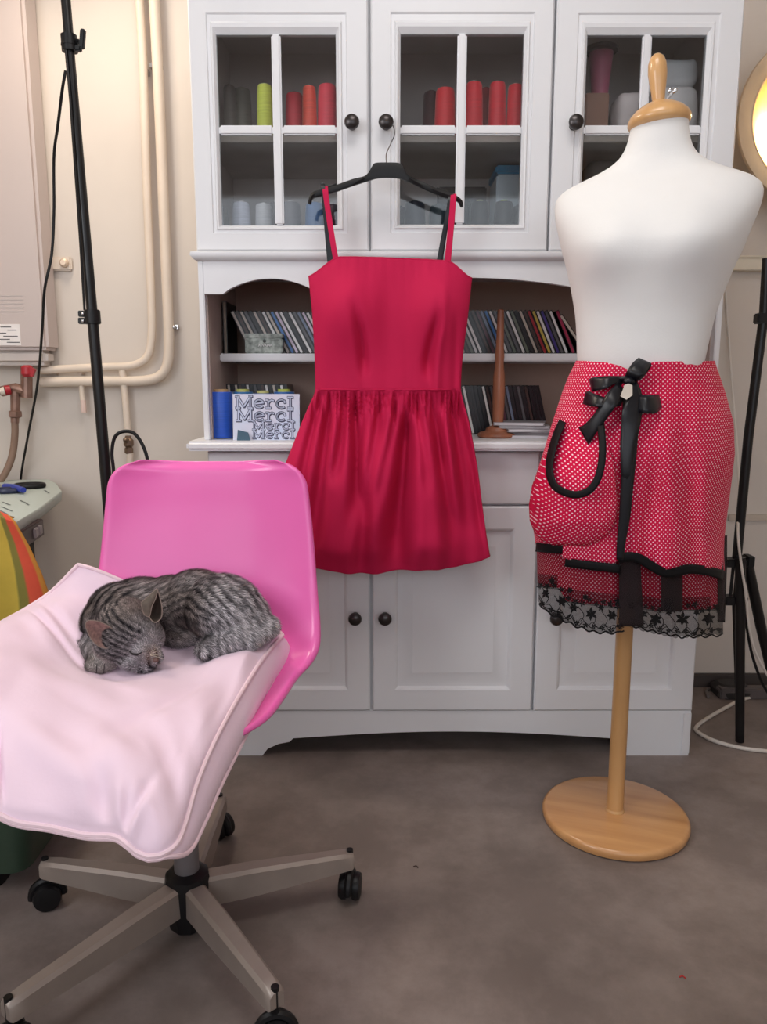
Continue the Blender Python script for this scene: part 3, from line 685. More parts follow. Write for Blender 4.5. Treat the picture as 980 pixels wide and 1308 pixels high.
# z, half width, front depth, back depth, y shift
T = [(.88, .08, .07, .07, 0), (.95, .105, .085, .08, 0), (1.00, .118, .088, .082, 0), (1.05, .128, .092, .083, 0), (1.096, .1325, .095, .082, 0), (1.14, .1385, .102, .084, 0), (1.19, .151, .116, .090, 0),
     (1.235, .164, .130, .095, 0), (1.27, .177, .132, .098, 0), (1.305, .189, .122, .099, 0), (1.335, .197, .108, .098, .0), (1.36, .2005, .094, .094, .004), (1.382, .1985, .080, .086, .008), (1.398, .185, .069, .076, .012), (1.411, .152, .062, .068, .015),
     (1.424, .119, .058, .062, .016), (1.438, .091, .055, .058, .017), (1.452, .074, .053, .055, .017), (1.468, .0645, .052, .053, .015), (1.485, .0585, .051, .051, .013), (1.505, .0555, .050, .050, .011), (1.516, .0548, .050, .050, .010)]
def torso(i, j, n=96, nv=120):
    z = lerp(T[0][0], T[-1][0], j / (nv - 1)); a, bf, bb, ys = interp(T, z)
    # smoother between the stations
    a0, f0, k0, s0 = interp(T, z - .012); a1, f1, k1, s1 = interp(T, z + .012)
    a, bf, bb, ys = (a * 2 + a0 + a1) / 4, (bf * 2 + f0 + f1) / 4, (bb * 2 + k0 + k1) / 4, (ys * 2 + s0 + s1) / 4
    th = 2 * PI * i / n; cx, sy = math.cos(th), math.sin(th)
    e = lerp(1, .72, sstep(1.15, 1.3, z) * (1 - sstep(1.40, 1.44, z)))
    x = a * math.copysign(abs(cx) ** e, cx); b = bf if sy < 0 else bb; y = b * math.copysign(abs(sy) ** 1, sy)
    if sy < 0:
        bst = .020 * g(z - 1.262, .042) * (g(x - .078, .045) + g(x + .078, .045)); y -= bst
    # arm plane: cut the side flat between shoulder tip and underarm
    lim = lerp(.172, .199, sstep(1.24, 1.37, z))
    if z > 1.22: x = max(-lim, min(lim, x))
    return Vector((x + .014 * sstep(.98, 1.40, z), y + ys, z))
build('torso', MB().grid(torso, 96, 120, cu=True), M_torso, df, smooth=60, local=True)
Mt = Euler((0, R(-5), 0)).to_matrix()
cb = Vector((.014, .010, 1.510))
build('neck_cap', MB().lathe([(.050, -.004), (.0585, 0), (.0610, .006), (.0605, .012), (.056, .020), (.047, .029), (.034, .037), (.020, .043), (.012, .046), (.010, .050)], 40, cb, Mt), M_beech, df, local=True, smooth=50)
build('finial', MB().lathe([(.0115, .046), (.0125, .052), (.0135, .062), (.016, .078), (.0185, .098), (.0175, .116), (.013, .128), (.006, .134), (.001, .1355)], 28, cb, Mt), M_beech, df, local=True, smooth=60)
ey = cb + Mt @ Vector((.022, -.006, .050))
build('wing_screw', MB().tube([ey + Vector((-.008, 0, -.008)), ey + Vector((.003, 0, .004))], .003, 8).ell(ey + Vector((.008, 0, .008)), (.007, .0025, .004), Euler((0, R(-40), 0)).to_matrix(), 10, 6).ell(ey + Vector((-.001, 0, .010)), (.004, .0025, .005), None, 10, 6), M_chrome, df, local=True)
build('pole', MB().lathe([(.0185, .02), (.0185, .90)], 28), M_beech, df, local=True)
build('pole_collar', MB().lathe([(.022, .022), (.022, .026), (.0185, .030)], 28), M_beech, df, local=True)
build('base', MB().lathe([(.156, 0), (.163, .003), (.1645, .010), (.1645, .016), (.161, .021), (.155, .0235), (.02, .0245)], 72), M_beechd, df, local=True, smooth=50)

# ------------------------------------------------------------------ polka dot wrap skirt
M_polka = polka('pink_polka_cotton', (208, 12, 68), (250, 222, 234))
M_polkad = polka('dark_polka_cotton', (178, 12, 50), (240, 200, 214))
M_ribbon = mat('black_ribbon', (13, 13, 16), .6, var=.2, scale=60, spec=.2)
sk = thing('wrap_skirt', 'pink polka dot wrap skirt with black bow and lace hem on dress form', 'skirt', (FX, FY, .44))
SR = [(455, 739, 911), (462, 736, 913), (480, 727, 919), (500, 719, 926), (540, 706, 937), (580, 694, 938.5), (610, 684, 935), (640, 679, 931), (670, 681, 927), (690, 684, 925), (705, 686, 925), (735, 686.5, 926), (770, 688, 925), (790, 689, 924), (815, 690, 924)]
def SF(px, py, off=0.0):
    L, Rr = interp(SR, py); u = max(-1, min(1, (2 * px - L - Rr) / (Rr - L)))
    d = lerp(.105, .165, sstep(460, 600, py))
    y = FY - d * math.sqrt(max(0, 1 - u * u)) - off
    return at(px, py, y)
def loft(name, topf, hemf, m, off, bump=None, nv=70, n=240, ov=0, part_u=(-1, 1), back=True, solid=0):
    def f(i, j):
        if back: u, side, sn = ring_u(i, n)
        else: u, side = lerp(part_u[0], part_u[1], i / (n - 1)), 1; sn = math.sqrt(max(0, 1 - u * u))
        v = j / (nv - 1)
        L0, R0 = interp(SR, 600); px0 = lerp(L0, R0, (u + 1) / 2)
        py = lerp(topf(px0), hemf(px0), v); L, Rr = interp(SR, py); px = lerp(L, Rr, (u + 1) / 2)
        d = lerp(.105, .165, sstep(460, 600, py)) + off
        y = -d * sn if side > 0 else d * .8 * sn
        if side > 0 and bump: y += 1.6 * bump(px, py, u)
        p = at(px, py, FY + y)
        return p
    pts = {}
    arc = 0
    def uvf(i, j):
        if back: u, side, sn = ring_u(i, n)
        else: u, side = lerp(part_u[0], part_u[1], i / (n - 1)), 1
        p = f(i, j); k = interp([(.45, .19), (.80, .19), (1.045, .130)], p.z)[0]
        return (math.asin(max(-1, min(1, u))) * k * side + .3, p.z)
    return build(name, MB().grid(f, n, nv, cu=back, uvf=uvf), m, sk, uv=True, smooth=80, solid=solid)
def drape(px, py, u):
    y = .010 * g(px - lerp(872, 885, sstep(520, 700, py)), 9) * sstep(500, 600, py) - .008 * g(px - lerp(850, 862, sstep(520, 720, py)), 11) * sstep(490, 620, py)
    y += .012 * g(px - lerp(838, 826, sstep(540, 720, py)), 8) * sstep(540, 640, py) - .010 * g(px - lerp(905, 900, sstep(520, 720, py)), 10) * sstep(540, 660, py)
    y += .004 * nz(px * .05, py * .015, 3)
    y += .010 * g(px - 797, 5) * sstep(560, 620, py)
    return y
def o_top(px):
    if px < 770: return interp([(676, 461), (700, 461), (742, 463), (760, 466), (772, 468)], px)[0]
    return interp([(770, 468), (790, 474), (808, 466), (830, 462), (940, 461)], px)[0]
def o_hem(px):
    return interp([(676, 694), (716, 695), (722, 714), (790, 720), (800, 711), (815, 712), (835, 722), (848, 728), (862, 727), (880, 722), (905, 724), (940, 730)], px)[0]
loft('overskirt', o_top, o_hem, M_polka, .006, drape, solid=.0015)
def u_hem(px): return interp([(676, 748), (716, 751), (724, 768), (790, 775), (830, 777), (850, 781), (880, 779), (940, 778)], px)[0]
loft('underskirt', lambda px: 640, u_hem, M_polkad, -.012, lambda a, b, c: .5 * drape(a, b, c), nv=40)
M_tulle = sheer('black_tulle', (18, 14, 20), .40)
M_lace = sheer('black_lace_net', (20, 18, 24), .36)
M_dark = sheer('black_tulle_double', (22, 4, 10), .80)
def l_hem(px):
    b = interp([(676, 762), (688, 770), (700, 783), (735, 800), (760, 808), (790, 809), (806, 799), (830, 806), (870, 814), (905, 813), (940, 810)], px)[0]
    return b + 1.6 * math.sin(px * .42)
loft('lace_net', lambda px: u_hem(px) - 16, l_hem, M_lace, -.004, lambda a, b, c: .5 * drape(a, b, c) + .004 * math.sin(a * .16), nv=24)
loft('tulle_overlay', lambda px: o_hem(px) - 6, lambda px: u_hem(px) + 2, sheer('wine_tulle', (40, 6, 18), .28), -.005, lambda a, b, c: .5 * drape(a, b, c), nv=16)
def patch(name, lft, rgt, y0, y1, m, off, nv=24, nu=10, label=None, parent=None, bump=None, uv=False):
    mb = MB()
    def f(i, j):
        py = lerp(y0, y1, j / (nv - 1)); return SF(lerp(lft(py), rgt(py), i / (nu - 1)), py, off + (bump(i / (nu - 1), j / (nv - 1)) if bump else 0))
    o = build(name, mb.grid(f, nu, nv, uvf=(lambda i, j: (lambda p: (p.x * 1.0, p.z))(f(i, j)))), m, parent or sk, smooth=80, solid=.001, uv=uv)
    if label: o['label'] = label
    return o
patch('tulle_panel', lambda y: 791, lambda y: interp([(712, 818), (790, 822)], y)[0], 712, 800, M_dark, .004, label='dark sheer panel in the skirt opening')
patch('tulle_panel', lambda y: 845, lambda y: 872, 724, 781, M_dark, .004, label='dark sheer panel in the skirt opening')
patch('side_panel', lambda y: 917, lambda y: interp([(680, 929), (720, 929), (800, 926)], y)[0], 684, 795, M_dark, -.0, label='black sheer side panel')
# lace motifs: real little leaves, joined because there are hundreds
lm = MB(); rnd = random.Random(3)
def leafshape(px, py, r, a0, k, off=.002):
    for q in range(k):
        a = a0 + 2 * PI * q / k; ca, sa = math.cos(a), math.sin(a); L_ = r * rnd.uniform(.8, 1.15); wd = r * .26
        P = [(0, 0), (L_ * .5 * ca - wd * sa, L_ * .5 * sa + wd * ca), (L_ * ca, L_ * sa), (L_ * .5 * ca + wd * sa, L_ * .5 * sa - wd * ca)]
        lm.add([SF(px + p[0], py + p[1], off) for p in P], [(0, 1, 2, 3)])
def lline(pts, wd=.9, off=.002):
    for a, b in zip(pts, pts[1:]):
        d = Vector((b[0] - a[0], b[1] - a[1])); 
        if d.length < .01: continue
        d.normalize(); n_ = Vector((-d.y, d.x)) * wd / 2; e = d * wd * .3
        lm.add([SF(x_, y_, off) for x_, y_ in ((a[0] + n_.x - e.x, a[1] + n_.y - e.y), (a[0] - n_.x - e.x, a[1] - n_.y - e.y), (b[0] - n_.x + e.x, b[1] - n_.y + e.y), (b[0] + n_.x + e.x, b[1] + n_.y + e.y))], [(0, 1, 2, 3)])
xs = list(range(690, 798, 1)) + list(range(807, 924, 1))
for (xa, xb) in ((689, 798), (806, 924)):
    lline([(x, l_hem(x) - .5) for x in range(xa, xb)], 2.0)
    lline([(x, l_hem(x) - 6 + 3.2 * math.sin(x * .30)) for x in range(xa, xb)], 1.0)
    lline([(x, l_hem(x) - 9 + 2.2 * math.sin(x * .47 + 1)) for x in range(xa, xb)], .7)
    for x in range(xa + 4, xb - 2, 11): leafshape(x, l_hem(x) - 6, 4.2, rnd.random() * 3, 5)
    for x in range(xa + 8, xb - 5, 15):
        lline([(x + 4 * math.sin(t * .7), l_hem(x) - 8 - t * 3.2) for t in range(7)], .8)
for (x, y, r) in ((697, 758, 6.5), (718, 768, 8), (733, 776, 7), (755, 784, 8.5), (782, 786, 8), (838, 791, 9), (872, 791, 9.5), (905, 790, 9), (822, 784, 6), (920, 782, 6), (748, 763, 5), (768, 776, 5), (790, 768, 6), (855, 782, 5), (890, 782, 5), (705, 742, 5), (728, 754, 5)):
    leafshape(x, y, r, rnd.random() * 3, 6); leafshape(x, y, r * .6, rnd.random() * 3, 5)
for x in range(690, 924, 9):
    if 797 < x < 807: continue
    leafshape(x, u_hem(x) - 3 + rnd.uniform(-4, 4), rnd.uniform(3.5, 5.5), rnd.random() * 3, 5, .004)
tag(build('lace_motifs', lm, M_ribbon, sk, smooth=0, solid=.0006), kind='stuff')
# ribbons
def band(name, pts, wd, off, m=M_ribbon, label=None, n=40):
    P = catmull([(x, y, 0) for x, y in pts], n); W2 = wd if isinstance(wd, (int, float)) else None; mb = MB(); A = []
    for k, p in enumerate(P):
        t = (P[min(k + 1, n - 1)] - P[max(k - 1, 0)]).normalized(); nn = Vector((-t.y, t.x, 0)); w_ = W2 if W2 else interp(wd, k / (n - 1))[0]
        A.append([SF(p.x + nn.x * w_ * s / 2, p.y + nn.y * w_ * s / 2, (off(k / (n - 1)) if callable(off) else off) + .001 * (1 - s * s)) for s in (-1, -.4, .4, 1)])
    o = build(name, mb.grid(lambda i, j: A[j][i], 4, n), m, sk, smooth=80, solid=.0014)
    if label: o['label'] = label
    return o
band('ribbon_band', [(685, 699), (700, 700.5), (719, 702)], 11, .008)
band('ribbon_band', [(722, 718), (750, 722), (792, 727)], 11, .008)
band('ribbon_band', [(790, 713), (805, 711), (818, 714), (834, 724), (848, 731), (862, 731), (880, 727), (903, 729), (925, 735)], 12, .0145)
band('side_ribbon', [(921, 684), (922, 705), (922, 732)], 8, .004)
# pocket
PK = [(548, 716, 770), (560, 708, 776), (590, 692, 785), (620, 680, 788), (645, 676, 790), (665, 677, 787), (680, 683, 779), (690, 692, 766), (696, 706, 750)]
patch('pocket', lambda y: interp(PK, y)[0], lambda y: interp(PK, y)[1], 548, 696.5, M_polka, .009, nv=60, nu=50, uv=True,
      bump=lambda a, b: .036 * (max(0, 1 - (2 * a - 1) ** 2)) ** .45 * (max(0, min(1, (1 - b) * 5))) ** .5 * sstep(-.1, .55, b))
def rimoff(t): return .015 + .030 * math.sin(PI * t) ** .7
band('pocket_edge', [(719, 538), (711, 556), (704, 580), (702, 602), (708, 620), (722, 629), (737, 632), (752, 627), (762, 615), (768, 596), (770, 572), (768, 546), (766, 530)], 9.5, lambda t: .016 + .048 * math.sin(PI * t) ** .6, label='black gathered ribbon edge of the pocket')
band('centre_ribbon', [(808, 505), (806, 540), (804, 580), (801, 620), (798, 660), (794, 690), (792, 715)], [(0, 26), (.12, 22), (.3, 19), (.6, 15), (1, 9)], .018, M_satin)
# bow
bw = MB
def zb(x, y): return (740 + x / 8.167, 440 + y / 8.167)
def bowpiece(name, pairs, offs, n=16, parent=None):
    A = catmull([(*zb(*p[0]), o[0]) for p, o in zip(pairs, offs)], n); B = catmull([(*zb(*p[1]), o[1]) for p, o in zip(pairs, offs)], n)
    def f(i, j):
        q = lerp(A[j], B[j], i / 4); return SF(q.x, q.y, q.z + .0015 * math.sin(PI * i / 4))
    return build(name, MB().grid(f, 5, n), M_satin, parent, smooth=80, solid=.0012)
bow = build('bow', MB().ell(SF(*zb(520, 385), .032), (.012, .009, .008)).ell(SF(*zb(470, 355), .030), (.012, .008, .005)), M_satin, sk)
K = .026
bowpiece('loop', [((470, 345), (580, 400)), ((505, 270), (640, 345)), ((560, 190), (700, 285)), ((618, 140), (752, 195))], [(K, K), (.040, .045), (.034, .044), (.018, .024)], parent=bow)
bowpiece('loop', [((618, 140), (752, 195)), ((640, 170), (745, 240)), ((590, 290), (660, 350)), ((520, 350), (580, 400))], [(.018, .024), (.012, .016), (.014, .016), (.022, .022)], parent=bow)
bowpiece('loop', [((490, 335), (440, 430)), ((390, 330), (360, 420)), ((270, 332), (280, 460)), ((150, 345), (165, 485)), ((105, 362), (135, 497))], [(K, K), (.036, .040), (.046, .050), (.036, .040), (.022, .024)], parent=bow)
bowpiece('loop', [((105, 362), (135, 497)), ((190, 355), (200, 470)), ((330, 345), (330, 420)), ((470, 350), (450, 410))], [(.022, .024), (.014, .014), (.016, .016), (.022, .022)], parent=bow)
bowpiece('loop', [((470, 470), (440, 640)), ((330, 560), (330, 655)), ((210, 540), (170, 650)), ((110, 490), (75, 632)), ((70, 492), (36, 622))], [(.034, .036), (.044, .046), (.050, .052), (.036, .038), (.022, .024)], parent=bow)
bowpiece('loop', [((70, 492), (36, 622)), ((170, 520), (150, 620)), ((330, 560), (310, 630)), ((450, 480), (430, 580))], [(.022, .024), (.014, .014), (.016, .016), (.022, .022)], parent=bow)
bowpiece('loop', [((600, 520), (620, 715)), ((700, 530), (700, 718)), ((770, 527), (800, 716)), ((832, 520), (862, 655))], [(.034, .034), (.046, .046), (.040, .040), (.022, .022)], parent=bow)
bowpiece('loop', [((832, 520), (862, 655)), ((770, 540), (790, 690)), ((690, 560), (690, 680)), ((610, 560), (620, 680))], [(.022, .022), (.012, .012), (.014, .014), (.020, .020)], parent=bow)
bowpiece('tail', [((400, 395), (475, 470)), ((285, 520), (390, 630)), ((160, 720), (270, 800)), ((60, 830), (170, 935)), ((-8, 862), (98, 1048))], [(.036, .036), (.054, .054), (.044, .040), (.034, .030), (.026, .020)], parent=bow)
bowpiece('tail', [((520, 400), (600, 380)), ((500, 560), (650, 500)), ((450, 690), (662, 640)), ((440, 840), (645, 790)), ((430, 960), (610, 960)), ((428, 1120), (572, 1110)), ((440, 1500), (548, 1500))], [(.034, .030), (.044, .036), (.046, .036), (.034, .030), (.026, .026), (.021, .021), (.0165, .0165)], parent=bow)
bk_ = [zb(475, 420), zb(515, 408), zb(556, 425), zb(556, 530), zb(492, 576), zb(430, 540)]
o = build('charm', MB().rings([[SF(*p, .048) for p in bk_], [SF(*p, .051) for p in bk_]]), plain((206, 196, 184), .3), sk, smooth=0)
o['label'] = 'small faceted ivory charm in the bow'
# ------------------------------------------------------------------ pink swivel chair
CX, CY = -.36, 1.28
ch = thing('swivel_chair', 'pink plastic shell swivel chair on five-star metal base, carrying the cushion and cat', 'chair', (CX, CY, 0))
M_pink = mat('pink_plastic', (240, 108, 184), .3, var=.03, scale=4, coat=.25)
PROF = [(1.590, .842, .2005), (1.586, .80, .206), (1.580, .74, .213), (1.570, .68, .219), (1.556, .62, .224), (1.538, .565, .229), (1.512, .51, .235), (1.478, .468, .235), (1.44, .445, .222), (1.39, .432, .200), (1.32, .425, .186), (1.24, .422, .170), (1.18, .420, .145), (1.13, .412, .115)]
pc = catmull([(a, b, c) for a, b, c in PROF], 90)
def shell(i, j, nu=49):
    p = pc[j]; t = (pc[min(j + 1, 89)] - pc[max(j - 1, 0)]); tv = Vector((0, t.x, t.y)).normalized(); nrm = Vector((0, tv.z, -tv.y))   # towards the sitter
    if nrm.y > 0 and nrm.z < 0: nrm = -nrm
    u = lerp(-1, 1, i / (nu - 1)); au = abs(u); hw = p.z
    d = pc[0].y - p.y
    r = .055
    if j < 30 and d < r: hw = hw - r + math.sqrt(max(0, r * r - (r - d) ** 2))
    de = 89 - j
    if de < 12: hw = hw - .05 + .05 * math.sqrt(max(0, 1 - ((12 - de) / 12.0) ** 2))
    s = sstep(.35, .62, j / 89)
    curl = lerp(.040, .030, s) * max(0, (au - .25) / .75) ** 2.2
    lip = sstep(.955, 1, au) * .014
    topl = .012 * (1 - sstep(0, 3.5, j)) 
    off = curl - lip - topl
    q = Vector((CX + u * hw, p.x, p.y)) + nrm * off
    return q
build('shell', MB().grid(shell, 49, 90), M_pink, ch, solid=-.005, sub=1, smooth=180)
M_legs = mat('warm_grey_metal', (158, 146, 138), .42, metal=.35, var=.08, scale=14)
ends = [(-.655, 1.345), (-.362, 1.580), (-.060, 1.372), (-.160, 1.020), (-.560, 1.000)]
for ex, ey_ in ends:
    d = Vector((ex - CX, ey_ - CY, 0)); L_ = d.length; d.normalize(); n_ = Vector((-d.y, d.x, 0)); rs = []
    for t, hw, z0, z1 in ((.03, .019, .052, .108), (.12, .0185, .055, .108), (L_ - .03, .0150, .066, .102), (L_ - .004, .0140, .068, .100), (L_, .012, .071, .097)):
        c = Vector((CX, CY, 0)) + d * t; k = .006
        rs.append([c + n_ * x + Vector((0, 0, z)) for x, z in ((-hw, z0), (hw, z0), (hw, z1 - k), (hw - k, z1), (-hw + k, z1), (-hw, z1 - k))])
    lg = build('leg', MB().rings(rs), M_legs, ch, smooth=40)
    e = Vector((ex, ey_, 0)) - d * .006; sw = Matrix.Rotation(math.atan2(d.y, d.x) + 1.2 + ex, 3, 'Z')
    cs = MB()
    for s in (-1, 1):
        cs.lathe([(.004, 0), (.020, 0), (.0255, .003), (.0265, .010), (.024, .016), (.010, .018)], 22, e + sw @ Vector((0, s * .004, .0265)), sw @ Matrix.Rotation(R(-90 * s), 3, 'X'))
    cs.tube([e + Vector((0, 0, .03)), e + Vector((0, 0, .104))], .0065, 10)
    hood = [e + sw @ Vector((.028 * math.cos(a) , 0, .0265 + .029 * math.sin(a))) for a in [R(-10 + 15 * k) for k in range(14)]]
    cs.tube(hood, .008, 8)
    build('caster', cs, M_black, lg)
build('hub', MB().lathe([(.030, .010), (.036, .016), (.041, .05), (.043, .10), (.039, .116), (.030, .122), (.022, .124)], 10, (CX, CY, 0)), M_black, ch, smooth=25)
build('gas_column', MB().lathe([(.0225, .11), (.0225, .27), (.0235, .275), (.0235, .34), (.014, .345), (.014, .39)], 28, (CX, CY, 0)), plain((132, 128, 132), .35, metal=.5), ch)
build('seat_plate', MB().box(CX - .09, CX + .09, CY - .11, CY + .10, .384, .404), M_black, ch, bev=.006)

# ------------------------------------------------------------------ cushion
def crv(pts, n=60): return catmull([at(*p) for p in pts], n)
NU = 81; NV = 101
back_ = crv([(100, 722, 1.515), (118, 727, 1.512), (150, 740, 1.515), (200, 762, 1.515), (260, 786, 1.51), (320, 803, 1.49), (352, 806, 1.475), (361, 812, 1.46)], NU)
front_ = crv([(-120, 985, .99), (-60, 1012, .965), (-12, 1036, .95), (22, 1051, .945), (62, 1057, .94), (110, 1067, .93), (146, 1069, .915), (163, 1079, .90), (175, 1089, .895), (190, 1095, .89)], NU)
left_ = crv([(100, 722, 1.515), (66, 756, 1.50), (32, 779, 1.46), (0, 797, 1.41), (-50, 830, 1.29), (-100, 890, 1.14), (-120, 985, .99)], NV)
right_ = crv([(361, 812, 1.46), (336, 842, 1.36), (308, 886, 1.23), (276, 944, 1.09), (252, 1000, 1.00), (238, 1048, .945), (226, 1078, .91), (208, 1092, .893), (190, 1095, .89)], NV)
rw = random.Random(5)
CATF = []           # filled with the cat's footprint so that it sinks in
def coons(u, v):
    iu = u * (NU - 1); iv = v * (NV - 1)
    def s(c, t):
        i = min(int(t), len(c) - 2); return lerp(c[i], c[i + 1], t - i)
    return s(back_, iu) * (1 - v) + s(front_, iu) * v + s(left_, iv) * (1 - u) + s(right_, iv) * u - (back_[0] * (1 - u) * (1 - v) + back_[-1] * u * (1 - v) + front_[0] * (1 - u) * v + front_[-1] * u * v)
def wr(u, v):
    h = .007 * nz(u * 3 + .3, v * 4, 1) + .004 * nz(u * 7, v * 9, 4)
    h += .006 * math.sin(8 * v + 5 * u + 2 * nz(u * 3, v * 3, 2)) * g(u - .35, .25) * g(v - .35, .18)
    h -= .006 * g((v - .30) - .25 * (u - .2), .018) * g(u - .22, .16)                           # creases pulling from under the cat
    h -= .005 * g((v - .37) - .15 * (u - .2), .014) * g(u - .25, .15)
    h -= .005 * g((u - .66) + .35 * (v - .55), .02) * g(v - .5, .16)
    h -= .005 * g((u - .80) + .1 * (v - .8), .018) * g(v - .88, .1)
    e = sstep(.8, 1, v)
    h += .007 * e * math.sin(u * 30 + 2.5 * math.sin(u * 9)) * (1 - sstep(.97, 1, v)) 
    h -= .010 * g(u - .28, .012) * sstep(.78, .95, v) * (1 - sstep(.985, 1, v))
    return h
def ptop(i, j, nu=121, nv=121):
    u = i / (nu - 1); v = j / (nv - 1); p = coons(u, v); b = (16 * u * (1 - u) * v * (1 - v))
    k = max(0, b) ** .5
    p = p + Vector((0, -.012 * k * v, .062 * k * lerp(.28, 1.15, sstep(.2, .75, v)))) + Vector((0, -.35, 1)) * 1.9 * wr(u, v) * min(1, b * 3) 
    for (c, r, d) in CATF:
        q = ((p.x - c[0]) ** 2 + (p.y - c[1]) ** 2) / (r * r)
        p.z -= d * math.exp(-q) * min(1, b * 4)
    return p
def peri():
    a = [(k / 120, 0) for k in range(120)] + [(1, k / 120) for k in range(120)] + [(1 - k / 120, 1) for k in range(120)] + [(0, 1 - k / 120) for k in range(120)]
    return a
cush = thing('cushion', 'large pale pink piped cushion lying across the pink chair seat under the cat', 'cushion', (-.45, 1.2, .42))
CATF += [((-.38, 1.40), .11, .014), ((-.285, 1.325), .06, -.024), ((-.50, 1.32), .09, .034), ((-.46, 1.18), .11, .006)]
M_cush = mat('pale_pink_cotton', (234, 208, 225), .8, var=.03, scale=7, sheen=.25, bump=.03, bscale=200)
cm = MB(); cm.grid(ptop, 121, 121)
per = peri(); cen = coons(.5, .5)
def gusset(u, v): return lerp(.056, .003, sstep(.45, .88, v)) * lerp(.35, 1, sstep(0, .25, u + .2 * v))
def drop(u, v, f):
    p = coons(u, v)
    out = Vector((cen.x - p.x, cen.y - p.y, 0)).normalized() * -1; k = gusset(u, v) / .056
    return p + Vector((0, 0, -gusset(u, v) * f)) + out * (.016 * f + .010 * math.sin(PI * f)) * k
rs = [[drop(u, v, f) for u, v in per] for f in (0, .25, .5, .75, 1)]
cm.rings(rs, False, False)
def pbot(i, j):
    u = i / 30; v = j / 30; p = coons(u, v); b = (16 * u * (1 - u) * v * (1 - v)); w_ = min(1, b * 2)
    gus = gusset(u, v); z = p.z - gus - .028 * b
    out = Vector((cen.x - p.x, cen.y - p.y, 0)) * -1; k = gus / .056
    if out.length > 1e-6: out.normalize()
    if p.y > 1.03: z = lerp(z, max(.44, min(z, .47)), w_)
    return Vector((p.x, p.y, z)) + out * .016 * k * (1 - w_)
cm.grid(pbot, 31, 31)
build('cushion_cover', cm, M_cush, cush, smooth=60)
M_pipe = mat('pink_piping', (236, 208, 218), .7, var=.04, scale=30)
build('piping', MB().tube([coons(u, v) + Vector((0, 0, .001)) for u, v in per], .0042, 8, closed=True), M_pipe, cush)
build('piping', MB().tube([drop(u, v, 1) for u, v in per], .0036, 8, closed=True), M_pipe, cush)

# ------------------------------------------------------------------ the cat: one body, grown from overlapping volumes
cat = thing('cat', 'grey tabby cat curled asleep on the pale pink cushion', 'cat', (-.36, 1.42, .5))
tmp = bmesh.new()
def eb(c, r, rot=(0, 0, 0)):
    M = Matrix.Translation(c) @ Euler([R(a) for a in rot]).to_matrix().to_4x4() @ Matrix.Diagonal((*r, 1))
    bmesh.ops.create_icosphere(tmp, subdivisions=3, radius=1, matrix=M)
def cap(a, b, ra, rb, n=7):
    for k in range(n):
        t = k / (n - 1); eb(lerp(a, b, t), (lerp(ra, rb, t),) * 3)
A = at
eb(A(284, 776, 1.43), (.080, .082, .064), (0, 12, 0))        # haunch
eb(A(250, 766, 1.46), (.070, .075, .058))
eb(A(313, 790, 1.43), (.048, .060, .050), (0, 30, 0))
eb(A(218, 770, 1.47), (.075, .07, .052))                     # flank
eb(A(180, 772, 1.465), (.070, .066, .052))                   # shoulders
eb(A(148, 776, 1.435), (.052, .058, .046), (0, -20, 0))
eb(A(132, 794, 1.415), (.040, .046, .042))
cap(A(338, 800, 1.42), A(300, 812, 1.37), .026, .026)        # hind leg folded forward
cap(A(300, 812, 1.37), A(262, 830, 1.345), .027, .019)
cap(A(345, 800, 1.415), A(318, 817, 1.372), .019, .019, 5)   # tail base
eb(A(232, 806, 1.455), (.050, .050, .035))                    # belly deep inside
eb(A(160, 796, 1.385), (.050, .048, .046))                   # neck to head
HC = A(164, 808, 1.350)
eb(HC, (.057, .050, .048), (0, 25, 0))                       # skull
eb(A(146, 824, 1.338), (.037, .036, .030))                   # near cheek
eb(A(184, 814, 1.345), (.036, .036, .036), (0, 35, 0))       # brow and far cheek
eb(A(186, 832, 1.325), (.027, .026, .023), (0, 35, 0))       # muzzle
eb(A(195, 839, 1.320), (.0185, .017, .016))
eb(A(172, 845, 1.328), (.030, .026, .015))                   # jaw resting on the cushion
eb(A(184, 850, 1.326), (.020, .020, .010))
cap(A(106, 826, 1.385), A(122, 848, 1.335), .019, .018, 5)   # foreleg under the cheek
eb(A(120, 850, 1.325), (.017, .022, .014)); eb(A(130, 851, 1.327), (.016, .022, .014)); eb(A(139, 848, 1.332), (.015, .020, .013))
me = bpy.data.meshes.new('body'); tmp.to_mesh(me); tmp.free()
bo = bpy.data.objects.new('body', me); COL.objects.link(bo)
md = bo.modifiers.new('r', 'REMESH'); md.mode = 'VOXEL'; md.voxel_size = .0042
md = bo.modifiers.new('s', 'SMOOTH'); md.iterations = 7; md.factor = .55
dg = bpy.context.evaluated_depsgraph_get(); me2 = bpy.data.meshes.new_from_object(bo.evaluated_get(dg)); me2.name = 'body'
bo.modifiers.clear(); bo.data = me2; bpy.data.meshes.remove(me)
bo.data.update()
nv_ = len(me2.vertices); V = np.zeros(nv_ * 3, dtype=np.float32); me2.vertices.foreach_get('co', V); V = V.reshape(-1, 3)
NRM = np.zeros(nv_ * 3, dtype=np.float32); me2.vertices.foreach_get('normal', NRM); NRM = NRM.reshape(-1, 3)
